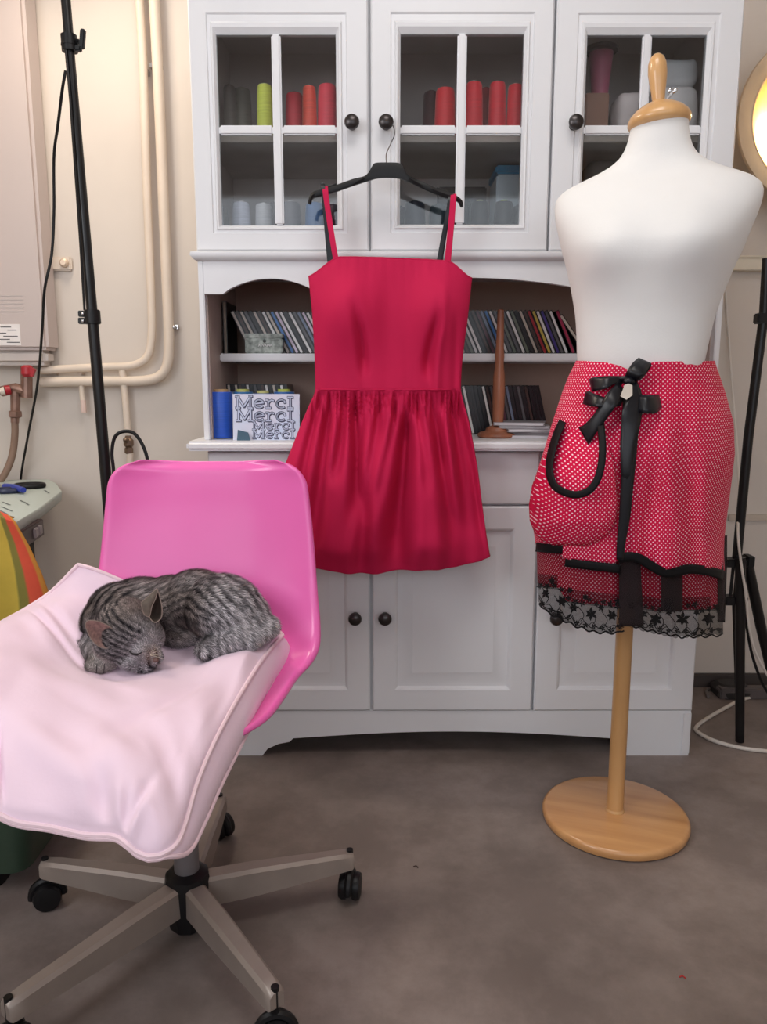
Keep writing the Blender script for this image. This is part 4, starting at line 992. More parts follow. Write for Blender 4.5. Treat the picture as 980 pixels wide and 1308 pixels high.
# coat pattern: head stripes follow crown -> nose, body stripes ring the curl
crown, nose = A(146, 790, 1.39), A(197, 842, 1.327)
hd = (nose - crown).normalized(); hs = Vector((hd.z, 0, -hd.x)); hs = (hs - hd * hs.dot(hd)).normalized()
belly = A(236, 826, 1.36)
def vnoise(P, s, o=0): return np.array([noise.noise(Vector((float(x) * s + o, float(y) * s, float(z) * s))) for x, y, z in P])
def coat(P):
    d = P - np.array(belly); rr = np.sqrt((d ** 2).sum(1)); n1 = vnoise(P, 22); n2 = vnoise(P, 60, 5); n3 = vnoise(P, 14, 9)
    st = np.sin(rr * 460 + n1 * 4.5 + n2 * 1.5 + d[:, 0] * 20); brk = np.clip(.6 + 1.3 * n3, 0, 1)
    dark = np.clip((st - .05) * 1.7, 0, 1) * (.45 + .55 * brk)
    dark = np.maximum(dark, np.clip(n2 * 1.5 - .05, 0, .7))
    dh = P - np.array(crown); al = dh @ np.array(hd); ac = dh @ np.array(hs)
    dist = np.sqrt(((P - np.array(HC)) ** 2).sum(1)); hw = np.clip((.078 - dist) / .016, 0, 1)
    sth = np.sin(ac * 640 + 1.6 * n1 + .5 * n2); dkh = np.clip((sth + .25) * 2.2, 0, 1) * np.clip((.108 - al) / .015, 0, 1) * np.clip((.046 - np.abs(ac + .004)) / .010, .25, 1)
    dark = dark * (1 - hw) + dkh * hw
    # soft dark eye line, pink nose, pale muzzle
    base = np.array(lin((186, 180, 184))); dk = np.array(lin((26, 24, 30))); br = np.array(lin((118, 100, 88)))
    c = base[None] * np.ones((len(P), 1))
    bw_ = np.clip(.25 + 1.2 * vnoise(P, 9, 3), 0, .7)[:, None] * np.clip((-.30 - P[:, :1]) / .05, .15, 1)
    c = c * (1 - bw_) + br * bw_
    c = c * (1 - .22 * hw[:, None])
    c = c * (1 - dark[:, None]) + dk * dark[:, None]
    mz = np.sqrt(((P - np.array(A(193, 836, 1.312))) ** 2).sum(1)); k = np.clip((.022 - mz) / .012, 0, 1)[:, None] * .6
    c = c * (1 - k) + np.array(lin((122, 94, 82))) * k
    jw = np.sqrt(((P - np.array(A(165, 842, 1.33))) ** 2 * np.array([1, 1, 3])).sum(1)); k = np.clip((.026 - jw) / .02, 0, 1)[:, None] * .4
    c = c * (1 - k) + np.array(lin((160, 150, 146))) * k
    pw = np.sqrt(((P - np.array(A(127, 852, 1.318))) ** 2).sum(1)); k = np.clip((.034 - pw) / .012, 0, 1)[:, None] * .75   # pale paw
    c = c * (1 - k) + np.array(lin((176, 168, 164))) * k
    return c
CC = coat(V)
a_ = me2.color_attributes.new('tint', 'FLOAT_COLOR', 'POINT'); a_.data.foreach_set('color', np.c_[CC * .62, np.ones(nv_)].astype(np.float32).ravel())
M_coat = tinted('tabby_coat', .85, .15); M_fur = tinted('tabby_fur', .7, .25)
bo.parent = cat; me2.transform(Matrix.Translation(-cat.location)); me2.materials.append(M_coat); me2.shade_smooth()
# fur: short flat blades, all in one mesh
me2.calc_loop_triangles(); nt_ = len(me2.loop_triangles); TR = np.zeros(nt_ * 3, dtype=np.int32); me2.loop_triangles.foreach_get('vertices', TR); TR = TR.reshape(-1, 3)
rg = np.random.default_rng(2); ar = np.linalg.norm(np.cross(V[TR[:, 1]] - V[TR[:, 0]], V[TR[:, 2]] - V[TR[:, 0]]), axis=1)
NF = 80000; ti = rg.choice(nt_, NF, p=ar / ar.sum()); b1 = rg.random((NF, 2)); fl_ = b1.sum(1) > 1; b1[fl_] = 1 - b1[fl_]
bc = np.c_[1 - b1.sum(1), b1]; P = (V[TR[ti]] * bc[:, :, None]).sum(1); N_ = (NRM[TR[ti]] * bc[:, :, None]).sum(1); N_ /= np.linalg.norm(N_, axis=1)[:, None]
K_ = (CC[TR[ti]] * bc[:, :, None]).sum(1)
dist = np.sqrt(((P - np.array(HC)) ** 2).sum(1)); hw = np.clip((.082 - dist) / .02, 0, 1)[:, None]
flow = np.array([.9, .0, -.35])[None] * (1 - hw) + (-np.array(hd))[None] * hw
back_part = (P - np.array(A(250, 790, 1.43)))
flow = flow + (1 - hw) * np.c_[back_part[:, 2] * 6, np.zeros(NF), -back_part[:, 0] * 6]
flow += rg.normal(0, .22, (NF, 3)); T_ = flow - N_ * (flow * N_).sum(1)[:, None]; T_ /= np.linalg.norm(T_, axis=1)[:, None] + 1e-9
pawd = np.sqrt(((P - np.array(A(127, 852, 1.318))) ** 2).sum(1)); ln = (.0085 + .004 * rg.random(NF)) * (1 - .45 * hw[:, 0]) * np.clip(pawd / .04, .3, 1); lift = .34 + .15 * rg.random(NF)
nose_d = np.sqrt(((P - np.array(A(197, 841, 1.31))) ** 2).sum(1)); ln *= np.clip(nose_d / .03, .15, 1)
side = np.cross(T_, N_); wd = .00075
TP = P + T_ * ln[:, None] + N_ * (ln * lift)[:, None]
FV = np.empty((NF, 3, 3)); FV[:, 0] = P - side * wd - N_ * .001; FV[:, 1] = P + side * wd - N_ * .001; FV[:, 2] = TP
fc = K_ * (0.35 + 1.5 * rg.random((NF, 1)) ** 1.3); FC = np.repeat(np.clip(fc, 0, 1)[:, None, :], 3, 1); FC[:, 2] *= 1.25
fm = bpy.data.meshes.new('fur'); fm.vertices.add(NF * 3); fm.vertices.foreach_set('co', (FV.reshape(-1, 3) - np.array(cat.location)).astype(np.float32).ravel())
fm.loops.add(NF * 3); fm.loops.foreach_set('vertex_index', np.arange(NF * 3, dtype=np.int32)); fm.polygons.add(NF); fm.polygons.foreach_set('loop_start', np.arange(0, NF * 3, 3, dtype=np.int32))
fm.update(calc_edges=True)
a_ = fm.color_attributes.new('tint', 'FLOAT_COLOR', 'POINT'); a_.data.foreach_set('color', np.c_[np.clip(FC, 0, 1).reshape(-1, 3), np.ones(NF * 3)].astype(np.float32).ravel())
fm.materials.append(M_fur); fo = bpy.data.objects.new('fur', fm); fo.parent = cat; COL.objects.link(fo); tag(fo, kind='stuff')
# ears: cupped fans, a rim of short pale fur round each
def fan(outl, Y, c, dep, shift=0.0, tilt=0.0):
    O = catmull([(x, y, 0) for x, y in outl + outl[:1]], 37)[:-1]; rs = []
    for k in range(7):
        t = 1 - k / 6.5
        rs.append([at(lerp(c[0], o.x, t), lerp(c[1], o.y, t), Y + shift + dep * (1 - t * t) + tilt * (lerp(c[0], o.x, t) - c[0])) for o in O])
    return MB().rings(rs, False, True), rs[0]
def ear(outl, Y, c, dep, m_in, m_back, tilt=0.0):
    mb, rim = fan(outl, Y, c, dep + .012, .0015, tilt); o = build('ear', mb, m_back, cat, smooth=80)
    mb, rim = fan(outl, Y, c, dep, 0, tilt); build('inner_ear', mb, m_in, o, smooth=80)
    build('ear_rim', MB().tube(rim, .0009, 6, closed=True), mat('ear_rim', (140, 124, 114), .8, var=.05), o)
    return o
M_earpink = mat('ear_pink', (152, 122, 116), .8, var=.35, scale=160); M_earback = mat('ear_back', (118, 104, 92), .8, var=.25, scale=160)
ear([(112, 807), (109, 799), (112, 793), (122, 793), (134, 797), (145, 804), (152, 812), (148, 822), (138, 828), (127, 826), (117, 817)], 1.300, (133, 813), .014, M_earpink, M_earback, .00075)
ear([(180, 770), (190, 761), (201, 752), (199, 764), (194, 775), (191, 787), (184, 784)], 1.325, (189, 772), -.004, mat('ear_olive', (98, 88, 78), .8, var=.2, scale=140), M_earback)
ear([(201, 752), (204, 762), (207, 776), (206, 789), (198, 795), (191, 787), (195, 772)], 1.328, (201, 778), .020, mat('ear_shadowy', (70, 58, 50), .8, var=.2, scale=120), M_earback)  # dark inside of the far ear: its shade is put into the colour
for pts in ([(163, 830), (169, 835.5), (175, 836.5), (182, 833)],):
    build('closed_eye', MB().tube([A(x, y, 1.2985) for x, y in pts], [.0008, .0019, .0019, .0008][:len(pts)], 6), plain((24, 20, 22), .6), cat)
build('nose', MB().ell(A(199, 843, 1.3045), (.0055, .0045, .004)), plain((96, 68, 62), .5), cat)
wk = MB()
for k in range(5):
    s = A(192, 837, 1.303); e = s + Vector((.018 + .003 * k, -.012 + .004 * (k % 3), .030 - .009 * k)); m_ = lerp(s, e, .5) + Vector((0, -.004, .003))
    wk.tube([s, m_, e], [.00025, .0002, .00005], 4)
tag(build('whiskers', wk, plain((226, 214, 190), .5), cat), kind='stuff')
tl = MB()
for x in (125, 134.5): tl.tube([A(x - 1, 848, 1.2985), A(x - 1.5, 854, 1.2955), A(x - 2, 860, 1.300)], .0009, 5)
tag(build('toe_lines', tl, plain((46, 38, 40), .7), cat), kind='stuff')
# ------------------------------------------------------------------ left side
# boiler
BY = 2.36
bx = at(61, 443, BY).x; bz = at(30, 447, BY).z
bt_ = thing('boiler', 'white wall boiler casing at upper left with small printed plate', 'boiler', (-1.3, 2.40, bz))
M_boil = mat('boiler_enamel', (198, 184, 180), .45, var=.02, scale=3)
build('casing', MB().box(-1.56, bx, BY, WALLY - .001, bz, 2.3), M_boil, bt_, bev=.010, seg=4)
build('bottom_tray', MB().box(-1.54, bx - .012, BY + .012, WALLY - .01, bz - .045, bz + .004), plain((206, 196, 190), .5), bt_, bev=.014, seg=3)
p0 = at(0, 441, BY); p1 = at(25, 414, BY)
pn = build('rating_plate', MB().box(p0.x - .03, p1.x, BY - .0012, BY, p0.z, p1.z), plain((236, 230, 228), .5), bt_, smooth=0)
pr = MB()
for i, (a, b) in enumerate(((.35, .95), (.0, .5), (.2, .88), (.0, .35), (.42, .85), (.1, .6))):
    z = lerp(p0.z, p1.z, .12 + i * .145); pr.box(lerp(p0.x, p1.x, a), lerp(p0.x, p1.x, b), BY - .0018, BY - .001, z, z + .0024)
tag(build('print', pr, plain((70, 66, 70), .6), pn, smooth=0), kind='stuff')
gr = MB()
for i in range(5): z = at(10, 398 - i * 5, BY).z; gr.box(-1.5, at(30, 390, BY).x, BY - .001, BY + .002, z, z + .0018)
tag(build('grille_lines', gr, plain((200, 190, 186), .6), bt_, smooth=0), kind='stuff')

# pipes on the wall
M_paint = mat('painted_pipe', (226, 210, 194), .5, var=.05, scale=10)
PY = WALLY - .03
def pipe(name, pts, r, label, m=M_paint, n=60, Y=PY):
    P = catmull([at(p[0], p[1], p[2] if len(p) > 2 else Y) for p in pts], n)
    o = thing(name, label, 'pipe', P[-1]); build('pipe_run', MB().tube(P, r, 14), m, o); return o
o = pipe('heating_pipe', [(192, -60), (197, 0), (203, 120), (209, 260), (214, 380), (216, 440), (213, 468), (203, 481), (185, 486), (160, 487), (110, 487), (52, 488)], .0155, 'outer painted pipe that bends left under the boiler at wall')
for (x, y) in ((200, 85), (221, 418)): build('pipe_clip', MB().obox(at(x, y, WALLY - .012), (.034, .024, .012), Matrix.Identity(3)).ell(at(x + 1, y, WALLY - .032), (.006, .005, .006)), M_chrome, o)
o = pipe('heating_pipe', [(174, -60), (178, 0), (183, 90), (188, 250), (193, 370), (194, 425), (190, 452), (180, 463), (163, 468), (130, 469), (52, 473)], .0125, 'inner painted pipe bending left above the outer one')
build('pipe_clip', MB().obox(at(185, 93, WALLY - .012), (.026, .024, .012), Matrix.Identity(3)), M_chrome, o)
for x in (104, 70): build('pipe_clip', MB().obox(at(x, 474, WALLY - .014), (.014, .028, .022), Matrix.Identity(3)), plain((196, 178, 164), .5), o, bev=.002)
o = pipe('drop_pipe', [(156, 473), (158, 488), (161, 520), (163, 545), (164, 552)], .0105, 'short painted pipe dropping to brass fitting behind the black cable loop')
build('valve', MB().lathe([(.008, 0), (.014, .004), (.014, .018), (.010, .022), (.016, .028), (.016, .044), (.010, .05), (.010, .058)], 8, at(165, 580, PY)).ell(at(161, 562, PY - .016), (.009, .012, .009)), mat('brass_fitting', (128, 108, 92), .35, metal=.8, var=.2, scale=30), o, smooth=25)
build('lower_pipe', MB().tube([at(166, 578, PY), at(168, 680, PY), at(170, 820, PY)], .0105, 12), M_paint, o)
o = pipe('stub_pipe', [(104, 489), (105, 505), (106, 512)], .008, 'small stub pipe hanging under the twin pipes', n=12)
build('end_cap', MB().tube([at(106, 511, PY), at(107.5, 527, PY)], .0085, 12), plain((222, 196, 186), .5), o)
# small wall fitting
p = at(80, 337, WALLY)
o = thing('wall_fitting', 'small pale capped fitting on wall left of the light stand', 'fitting', (p.x, WALLY, p.z))
build('plate', MB().box(p.x - .034, p.x + .032, WALLY - .014, WALLY, p.z - .022, p.z + .020), plain((216, 202, 188), .7), o, bev=.005)
build('cap', MB().lathe([(.013, 0), (.013, .012), (.008, .016)], 14, Vector((p.x + .012, WALLY - .012, p.z)), Matrix.Rotation(R(90), 3, 'X')), plain((212, 190, 168), .4, metal=.3), o)
# red-capped tap and hose
TY = 2.37
o = thing('boiler_tap', 'boiler tap with red handles and brass body under the casing', 'tap', at(20, 520, TY))
M_brass = mat('dull_brass', (150, 120, 108), .4, metal=.7, var=.2, scale=40)
build('tap_body', MB().tube([at(34, 468, TY), at(34, 508, TY)], .017, 12).tube([at(34, 500, TY), at(20, 496, TY), at(2, 500, TY)], .016, 12).tube([at(20, 500, TY), at(19, 540, TY)], [.015, .012], 12)
      .lathe([(.012, 0), (.020, .004), (.020, .020), (.013, .024)], 6, at(20, 534, TY)), M_brass, o, smooth=25)
M_redp = mat('red_plastic', (172, 34, 46), .4, var=.1)
h = build('handle', MB().lathe([(.012, -.012), (.018, -.004), (.017, .016), (.010, .022)], 12, at(35, 476, TY - .02)).obox(at(38, 474, TY - .025), (.03, .012, .024), Euler((0, .4, 0)).to_matrix()), M_redp, o, smooth=30)
h = build('handle', MB().tube([at(13, 498, TY - .01), at(6, 499, TY - .018)], [.014, .015], 14), M_redp, o)
build('handle_end', MB().tube([at(6, 499, TY - .019), at(0, 500, TY - .024)], [.0125, .010], 14), plain((226, 214, 200), .5), o)
build('hose', MB().tube(catmull([at(19, 540, TY), at(19, 555, TY), at(16, 580, TY), at(8, 602, TY - .01), at(-6, 622, TY - .02), at(-30, 645, TY - .04)], 24), .0105, 12), plain((138, 112, 96), .6), o)

# left light stand
LY = 1.86
ls = thing('light_stand', 'tall black light stand behind the pink chair against the wall pipes', 'stand', (at(160, 960, LY).x, LY, 0))
def LP(y): return at(lerp(84, 138, y / 640), y, LY)
build('lower_tube', MB().tube([LP(60), LP(400), LP(640), LP(900)], [.0095, .0125, .0135, .0135], 16), M_blackmetal, ls)
build('upper_tube', MB().tube([at(79, -160, LY), LP(-20), LP(60)], [.010, .0105, .0105], 16), M_blackmetal, ls)
build('locking_collar', MB().tube([LP(45), LP(66)], .0175, 14).tube([LP(57), LP(59)], .0185, 14), M_black, ls)
kb = LP(54); build('locking_knob', MB().tube([kb + Vector((.012, 0, 0)), kb + Vector((.026, -.004, 0))], .006, 8).obox(kb + Vector((.032, -.006, .004)), (.011, .012, .040), Euler((0, R(8), 0)).to_matrix()).obox(kb + Vector((.018, -.002, -.014)), (.018, .014, .012), Matrix.Identity(3)), M_black, ls, bev=.003)
cl = MB().tube([LP(396), LP(414)], .0185, 14)
for y in (401, 410): cl.obox(at(107, y, LY), (.022, .016, .014), Matrix.Identity(3))
cl.tube([at(116, 402, LY), at(127, 402, LY)], .003, 6)
build('cable_clamp', cl, M_black, ls, bev=.0015)
for y in (401, 410): build('bolt', MB().ell(at(106, y, LY - .009), .0045), M_chrome, ls)
for a in (100, 215, 335):
    d = Vector((math.cos(R(a)), math.sin(R(a)), 0)); b = Vector((LP(900).x, LY, 0))
    build('leg', MB().tube([b + Vector((0, 0, .42)) + d * .02, b + d * .16 + Vector((0, 0, .012))], .008, 8), M_blackmetal, ls)
    build('brace', MB().tube([b + Vector((0, 0, .13)) + d * .012, b + d * .085 + Vector((0, 0, .22))], .005, 8), M_blackmetal, ls)
o = tag(build('power_cable', MB().tube(catmull([at(84, 90, LY + .02), at(80, 112, LY + .03), at(74, 160, 1.95), at(69, 200, 2.0), at(69, 270, 2.03), at(66, 325, 2.04), at(57, 370, 2.04), at(54, 420, 2.10), at(48, 490, 2.22), at(37, 550, 2.34), at(28, 600, 2.415), at(26, 622, 2.43)], 80), .0036, 8), M_black, origin=at(28, 600, 2.415)), 'black cable drooping from the left light stand to the pale machine', 'cable')
o = tag(build('cable_loop', MB().tube(catmull([at(147, 640, 1.80), at(145, 600, 1.80), at(143, 578, 1.80), at(147, 558, 1.80), at(159, 551, 1.80), at(173, 555, 1.80), at(185, 575, 1.80), at(190, 600, 1.80), at(191, 640, 1.80)], 50), .0042, 8), M_black, origin=at(147, 640, 1.80)), 'black cable arching up in a loop above the pink chair back', 'cable')
build('cable_strand', MB().tube([at(84, 62, LY - .012), at(90, 130, LY - .014), at(102, 300, LY - .016), at(108, 396, LY - .018)], .0028, 6), M_blackmetal, ls)

# pale machine table
MZ = .70
mt = thing('machine_table', 'pale grey green machine table with dark socket panel at left edge', 'table', (-1.05, 2.0, 0))
cor = [atz(-60, 612, MZ), atz(62, 612, MZ), atz(72, 617, MZ), atz(79, 627, MZ), atz(50, 649, MZ), atz(19, 668, MZ), atz(6, 664, MZ), Vector((-1.3, 1.66, MZ)), Vector((-1.3, 2.40, MZ))]
cor = cor[1:]
M_mach = mat('pale_green_enamel', (186, 196, 190), .45, var=.04, scale=5)
rs = []
cc = sum(cor, Vector()) / len(cor)
for z, s in ((MZ - .030, .96), (MZ - .026, .985), (MZ - .006, 1.0), (MZ - .001, .995), (MZ, .985)): rs.append([Vector((lerp(cc.x, c.x, s), lerp(cc.y, c.y, s), z)) for c in cor])
build('top_plate', MB().rings(rs), M_mach, mt, smooth=50)
rs = [[Vector((lerp(cc.x, c.x, s), lerp(cc.y, c.y, s), z)) for c in cor] for z, s in ((MZ - .11, .45), (MZ - .028, .62))]
build('housing', MB().rings(rs), plain((150, 152, 148), .5), mt, smooth=30)
A1, A2 = atz(19, 669, MZ), atz(53, 650, MZ); n_ = (A2 - A1).normalized(); out = Vector((n_.y, -n_.x, 0))
pm = Matrix((n_, Vector((0, 0, 1)).cross(n_), Vector((0, 0, 1)))).transposed()
mid = (A1 + A2) / 2 + Vector((0, 0, -.044)) - out * .012
sp_ = build('socket_panel', MB().obox(mid, ((A2 - A1).length * .98, .03, .040), pm), plain((46, 22, 26), .35), mt, bev=.002)
for t in (.12, .28): build('socket', MB().obox(mid + n_ * (t * (A2 - A1).length) + out * .016, (.024, .010, .022), pm), plain((150, 140, 142), .4), sp_, bev=.002)
sm = MB()
for (x0, y0, x1, y1) in ((26, 639, 30, 641), (31, 641, 37, 645), (57, 626, 63, 630), (3, 641, 13, 645), (2, 647, 16, 653), (0, 652, 10, 657)):
    a = atz(x0, y0, MZ + .0008); b = atz(x1, y1, MZ + .0008); d = (b - a).normalized(); k = Vector((-d.y, d.x, 0)) * .0022
    sm.add([a + k, a - k, b - k, b + k], [(0, 1, 2, 3)])
tag(build('markings', sm, plain((104, 110, 110), .6), mt, smooth=0), kind='stuff')
for x, y in ((-1.02, 1.90), (-1.02, 2.15), (-1.2, 1.90), (-1.2, 2.15)): build('leg', MB().box(x - .015, x + .015, y - .015, y + .015, 0, MZ - .10), M_black, mt)
# scissors
sc = thing('scissors', 'black and blue handled scissors lying on the pale machine table', 'scissors', atz(30, 622, MZ))
def loop(cx, cy, rx, ry, rot, Z):
    c = atz(cx, cy, Z); return [c + Matrix.Rotation(R(rot), 3, 'Z') @ Vector((rx * math.cos(t), ry * math.sin(t), 0)) for t in [2 * PI * k / 20 for k in range(20)]]
build('handle', MB().tube(loop(38, 620, .038, .024, 12, MZ + .008), .0075, 8, closed=True), M_black, sc)
build('handle', MB().tube(loop(12, 626, .034, .020, 20, MZ + .008), .0075, 8, closed=True), plain((26, 34, 66), .35), sc)
build('grip', MB().tube([atz(30, 626, MZ + .012), atz(18, 622, MZ + .014), atz(6, 621, MZ + .012)], .008, 8), plain((44, 62, 160), .4), sc)
build('blade', MB().tube([atz(8, 622, MZ + .009), atz(-60, 612, MZ + .006)], [.006, .002], 6), M_chrome, sc)

# striped cloth falling over the table corner
def cl_edge(v): return interp([(0, 8, 655, 1.66), (.10, 21, 669, 1.615), (.3, 37, 697, 1.64), (.55, 53, 732, 1.66), (.8, 65, 765, 1.68), (1, 74, 810, 1.70)], v)
def cloth(i, j):
    u = i / 40; v = j / 30; x, y, Y = cl_edge(v); u2 = 1 - (1 - u)
    wdt = lerp(60, 150, v); px = x - (1 - u) * wdt
    yy = y - (.5 + .5 * math.cos(PI * min(1, (1 - u) * 1.6))) * 0 + lerp(0, -10, min(1, (1 - u) * 3)) * (1 - v)
    Yd = Y - .07 * math.sin(PI * min(.5, (1 - u) * .9)) * lerp(.45, 1, v) + .010 * math.sin(u * 11 + v) * v
    p = at(px, yy, Yd)
    if j == 0: p = Vector((p.x, p.y + .035, MZ + .004))
    return p
cb_ = MB().grid(cloth, 41, 31)
def scol(k):
    u = (k % 41) / 40
    return lin((224, 196, 84)) if u < .70 else lin((146, 138, 70)) if u < .79 else lin((236, 98, 72)) if u < .95 else lin((226, 160, 72))
cb_.c = [scol(k) for k in range(len(cb_.v))]
tag(build('striped_cloth', cb_, tinted('striped_cotton', .85), origin=at(10, 660, 1.62), col=True, smooth=80, solid=.003), 'yellow, olive and orange striped cloth draped over the machine table corner', 'cloth')
# green tub
gb = thing('green_tub', 'dark green plastic tub on floor at bottom left behind the chair', 'tub', (-.88, 1.40, 0))
def rr(cx, cy, hx, hy, r, z, n=6):
    out = []
    for qx, qy, a0 in ((1, 1, 0), (-1, 1, 90), (-1, -1, 180), (1, -1, 270)):
        for k in range(n): a = R(a0 + 90 * k / (n - 1)); out.append(Vector((cx + qx * (hx - r) + r * math.cos(a), cy + qy * (hy - r) + r * math.sin(a), z)))
    return out
ex = at(34, 1060, 1.36).x
build('tub_body', MB().rings([rr(-.90, 1.50, .15, .12, .03, .045), rr(-.90, 1.50, (ex + .90) - .012, .136, .035, .055), rr(-.90, 1.50, ex + .90, .145, .04, .16), rr(-.90, 1.50, ex + .904, .15, .04, .30), rr(-.90, 1.50, ex + .88, .13, .04, .30), rr(-.90, 1.50, .14, .11, .03, .07)]), plain((48, 66, 52), .45), gb, smooth=40)
build('tub_base', MB().rings([rr(-.90, 1.50, .13, .11, .03, 0), rr(-.90, 1.50, .14, .115, .03, .05)]), M_black, gb, smooth=40)

# ------------------------------------------------------------------ right side
RY = 2.03
rsn = thing('light_stand', 'black folded light stand standing right of the dress form by the wall', 'stand', atz(945, 950, 0))
H1 = at(941, 718, RY); b0 = atz(945, 950, 0); tp_ = at(976, 402, RY)
build('pole', MB().tube([at(979, 330, RY), tp_, at(956, 560, RY), H1], [.010, .012, .0125, .0125], 14), M_blackmetal, rsn)
build('head', MB().obox(at(979, 407, RY), (.055, .03, .026), Matrix.Identity(3)).tube([at(984, 330, RY), at(984, 420, RY)], .012, 10), M_black, rsn, bev=.003)
build('leg', MB().tube([at(946, 712, RY - .02), at(945.5, 840, RY - .02), b0 + Vector((0, 0, .008))], [.014, .0125, .012], 12), M_blackmetal, rsn)
build('leg', MB().tube([at(955, 718, RY + .01), at(972, 800, RY + .02), at(996, 905, RY + .05)], [.014, .014, .012], 12), M_blackmetal, rsn)
build('leg', MB().tube([at(938, 772, RY + .03), at(941, 860, RY + .05), at(943, 905, RY + .07)], [.006, .006, .006], 8), M_blackmetal, rsn)
build('clamp', MB().obox(at(938, 718, RY), (.060, .04, .022), Matrix.Identity(3)).obox(at(956, 716, RY), (.020, .04, .030), Matrix.Identity(3)), M_black, rsn, bev=.003)
build('clamp', MB().obox(at(938, 766, RY), (.062, .036, .024), Matrix.Identity(3)), M_black, rsn, bev=.003)
build('brace', MB().tube([at(937, 722, RY), at(933, 764, RY)], .0045, 8).tube([at(943, 722, RY - .01), at(939, 764, RY - .01)], .006, 8), M_blackmetal, rsn)
build('cable_strand', MB().tube(catmull([at(951, 772, RY), at(954, 800, RY), at(962, 840, RY), at(978, 880, RY), at(1000, 905, RY)], 24), .004, 8), M_black, rsn)
M_wcab = plain((222, 214, 206), .5)
tag(build('white_cable', MB().tube(catmull([at(927, 372, WALLY - .01), at(931, 430, WALLY - .01), at(936, 500, 2.4), at(941, 560, 2.3), at(944, 620, 2.15), at(943, 680, 2.0), at(947, 720, 1.99), at(953, 760, 1.99), at(957, 800, 2.0), at(966, 835, 2.0), at(985, 870, 2.02)], 60), .0035, 8), M_wcab, origin=at(953, 760, 1.99)), 'thin white cable running down the wall and along the right stand', 'cable')
tag(build('floor_cable', MB().tube(catmull([atz(1010, 884, .006), atz(975, 887, .006), atz(945, 895, .006), atz(918, 909, .006), atz(897, 922, .006), atz(889, 930, .006), atz(893, 936, .006), atz(912, 946, .006), atz(945, 955, .006), atz(985, 960, .006), atz(1020, 962, .006)], 70), .0055, 10), M_wcab, origin=atz(945, 895, 0)), 'white cable curling on the floor beside the sideboard', 'cable')
# dark clutter on the floor by the wall
a = atz(897, 868, 0); b = atz(930, 868, 0)
tag(build('black_pouch', MB().rings([rr((a.x + b.x) / 2, 2.38, .055, .05, .03, 0), rr((a.x + b.x) / 2, 2.38, .058, .053, .03, .02), rr((a.x + b.x) / 2, 2.38, .04, .03, .02, .04)]), plain((48, 44, 44), .7), origin=((a.x + b.x) / 2, 2.38, 0)), 'small black pouch on floor right of the sideboard', 'pouch')
p = at(955, 862, 2.35)
tag(build('power_strip', MB().box(p.x - .09, p.x + .16, 2.33, 2.37, 0, .035), plain((96, 88, 88), .6), origin=(p.x, 2.35, 0), bev=.004), 'dull grey power strip lying along the wall at right', 'power strip')
tag(build('grey_cable', MB().tube(catmull([atz(905, 890, .005), atz(903, 882, .005), atz(915, 877, .005), atz(935, 875, .005), atz(960, 880, .005), atz(990, 888, .005)], 40), .005, 8), plain((120, 112, 110), .6), origin=atz(935, 875, 0)), 'dull grey cable bent in a hook on floor near the wall', 'cable')
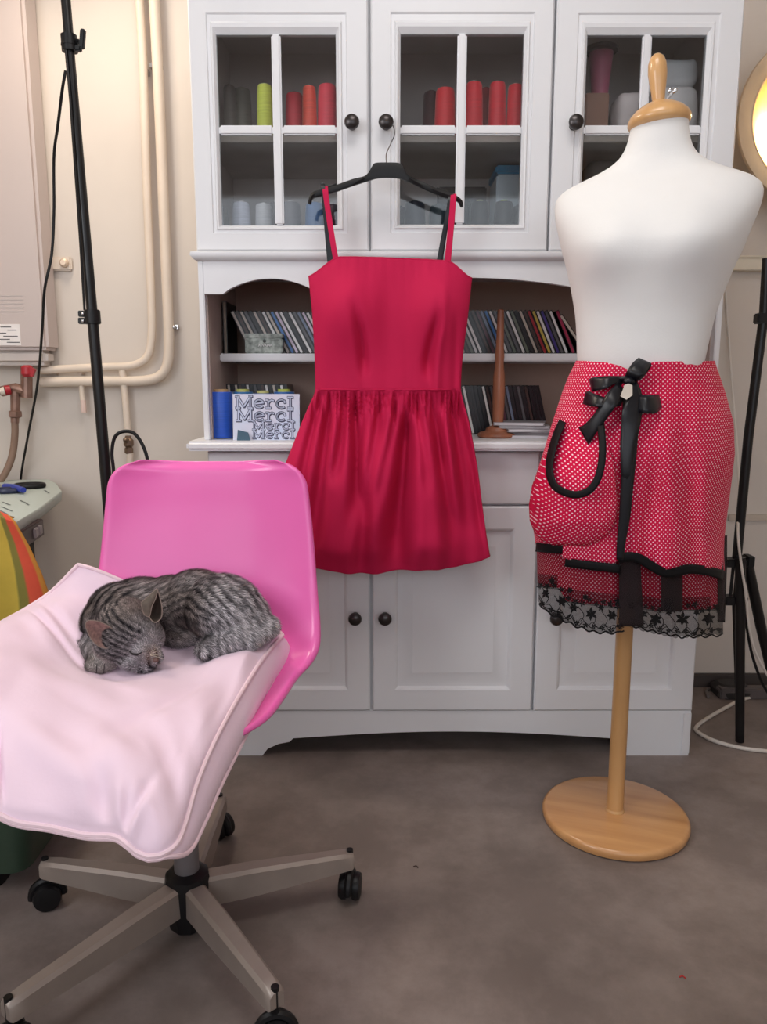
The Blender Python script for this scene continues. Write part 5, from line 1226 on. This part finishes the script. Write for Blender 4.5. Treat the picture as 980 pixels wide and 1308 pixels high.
# tag on the wall beside the skirt waist
p = at(912, 440, 2.30); q = at(912, 424, 2.30)
p = at(912, 441, WALLY); q = at(912, 424, WALLY)
o = thing('hanging_label', 'small white printed label hanging on wall above skirt waist', 'label', (p.x, WALLY, p.z))
build('label_card', MB().box(p.x - .013, p.x + .013, WALLY - .006, WALLY - .002, p.z - .034, p.z + .030), plain((226, 218, 216), .5), o, bev=.0008)
lb = MB().box(p.x - .014, p.x + .014, WALLY - .0075, WALLY - .006, p.z + .018, p.z + .026).box(p.x - .012, p.x + .012, WALLY - .007, WALLY - .006, p.z - .030, p.z - .026)
for z in (.008, .0, -.010, -.018): lb.box(p.x - .006, p.x + .006, WALLY - .007, WALLY - .006, p.z + z, p.z + z + .0035)
tag(build('print', lb, plain((64, 60, 70), .6), o, smooth=0), kind='stuff')
build('pin', MB().ell((q.x, WALLY - .006, q.z), .006), M_chrome, o)

# round reflector lamp
c_ = at(1049, 150, 2.30); rl = at(942, 150, 2.30); rad = c_.x - rl.x
la = thing('round_lamp', 'round wall lamp with beige shadow ring and glowing golden bowl at right edge', 'lamp', c_)
Ml = Matrix.Rotation(R(90), 3, 'X')
def lr(r, y): return (r * rad, y)
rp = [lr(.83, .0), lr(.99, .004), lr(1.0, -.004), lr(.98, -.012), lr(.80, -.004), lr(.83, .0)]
build('rim', MB().rings([[c_ + Ml @ Vector((r * math.cos(2 * PI * i / 72), r * math.sin(2 * PI * i / 72), z)) for i in range(72)] for r, z in rp], False, False), plain((206, 184, 158), .6), la, smooth=50)  # beige ring models the lamp's shadow on the wall as a solid
gold = mat('golden_reflector', (238, 208, 150), .3, metal=.9, var=.05, scale=6)
build('bowl', MB().grid(lambda i, j: c_ + Ml @ Vector((rad * .82 * math.sin(j / 14 * PI / 2) * math.cos(2 * PI * i / 72), rad * .82 * math.sin(j / 14 * PI / 2) * math.sin(2 * PI * i / 72), -.10 * math.cos(j / 14 * PI / 2))), 72, 15, cu=True), gold, la, smooth=80)
build('bulb', MB().ell(c_ + Vector((0, .03, 0)), (.045, .045, .045), None, 24, 16), mat('warm_bulb', (255, 240, 210), .4, emit=(255, 224, 170), estr=30), la)
build('wall_bracket', MB().tube([(c_.x, 2.39, c_.z), (c_.x, WALLY, c_.z)], .03, 16), plain((200, 190, 176), .5), la)
# two scraps on the floor
for (x, y, c, l) in ((868, 1248, (170, 40, 40), 'tiny red scrap on floor below the dress form'), (528, 1107, (70, 50, 44), 'tiny dark scrap on floor between chair and dress form')):
    p = atz(x, y, .001)
    tag(build('thread_scrap', MB().tube([p, p + Vector((.006, .002, .001)), p + Vector((.010, -.003, 0))], .0012, 6), plain(c, .8), origin=p), l, 'scrap')
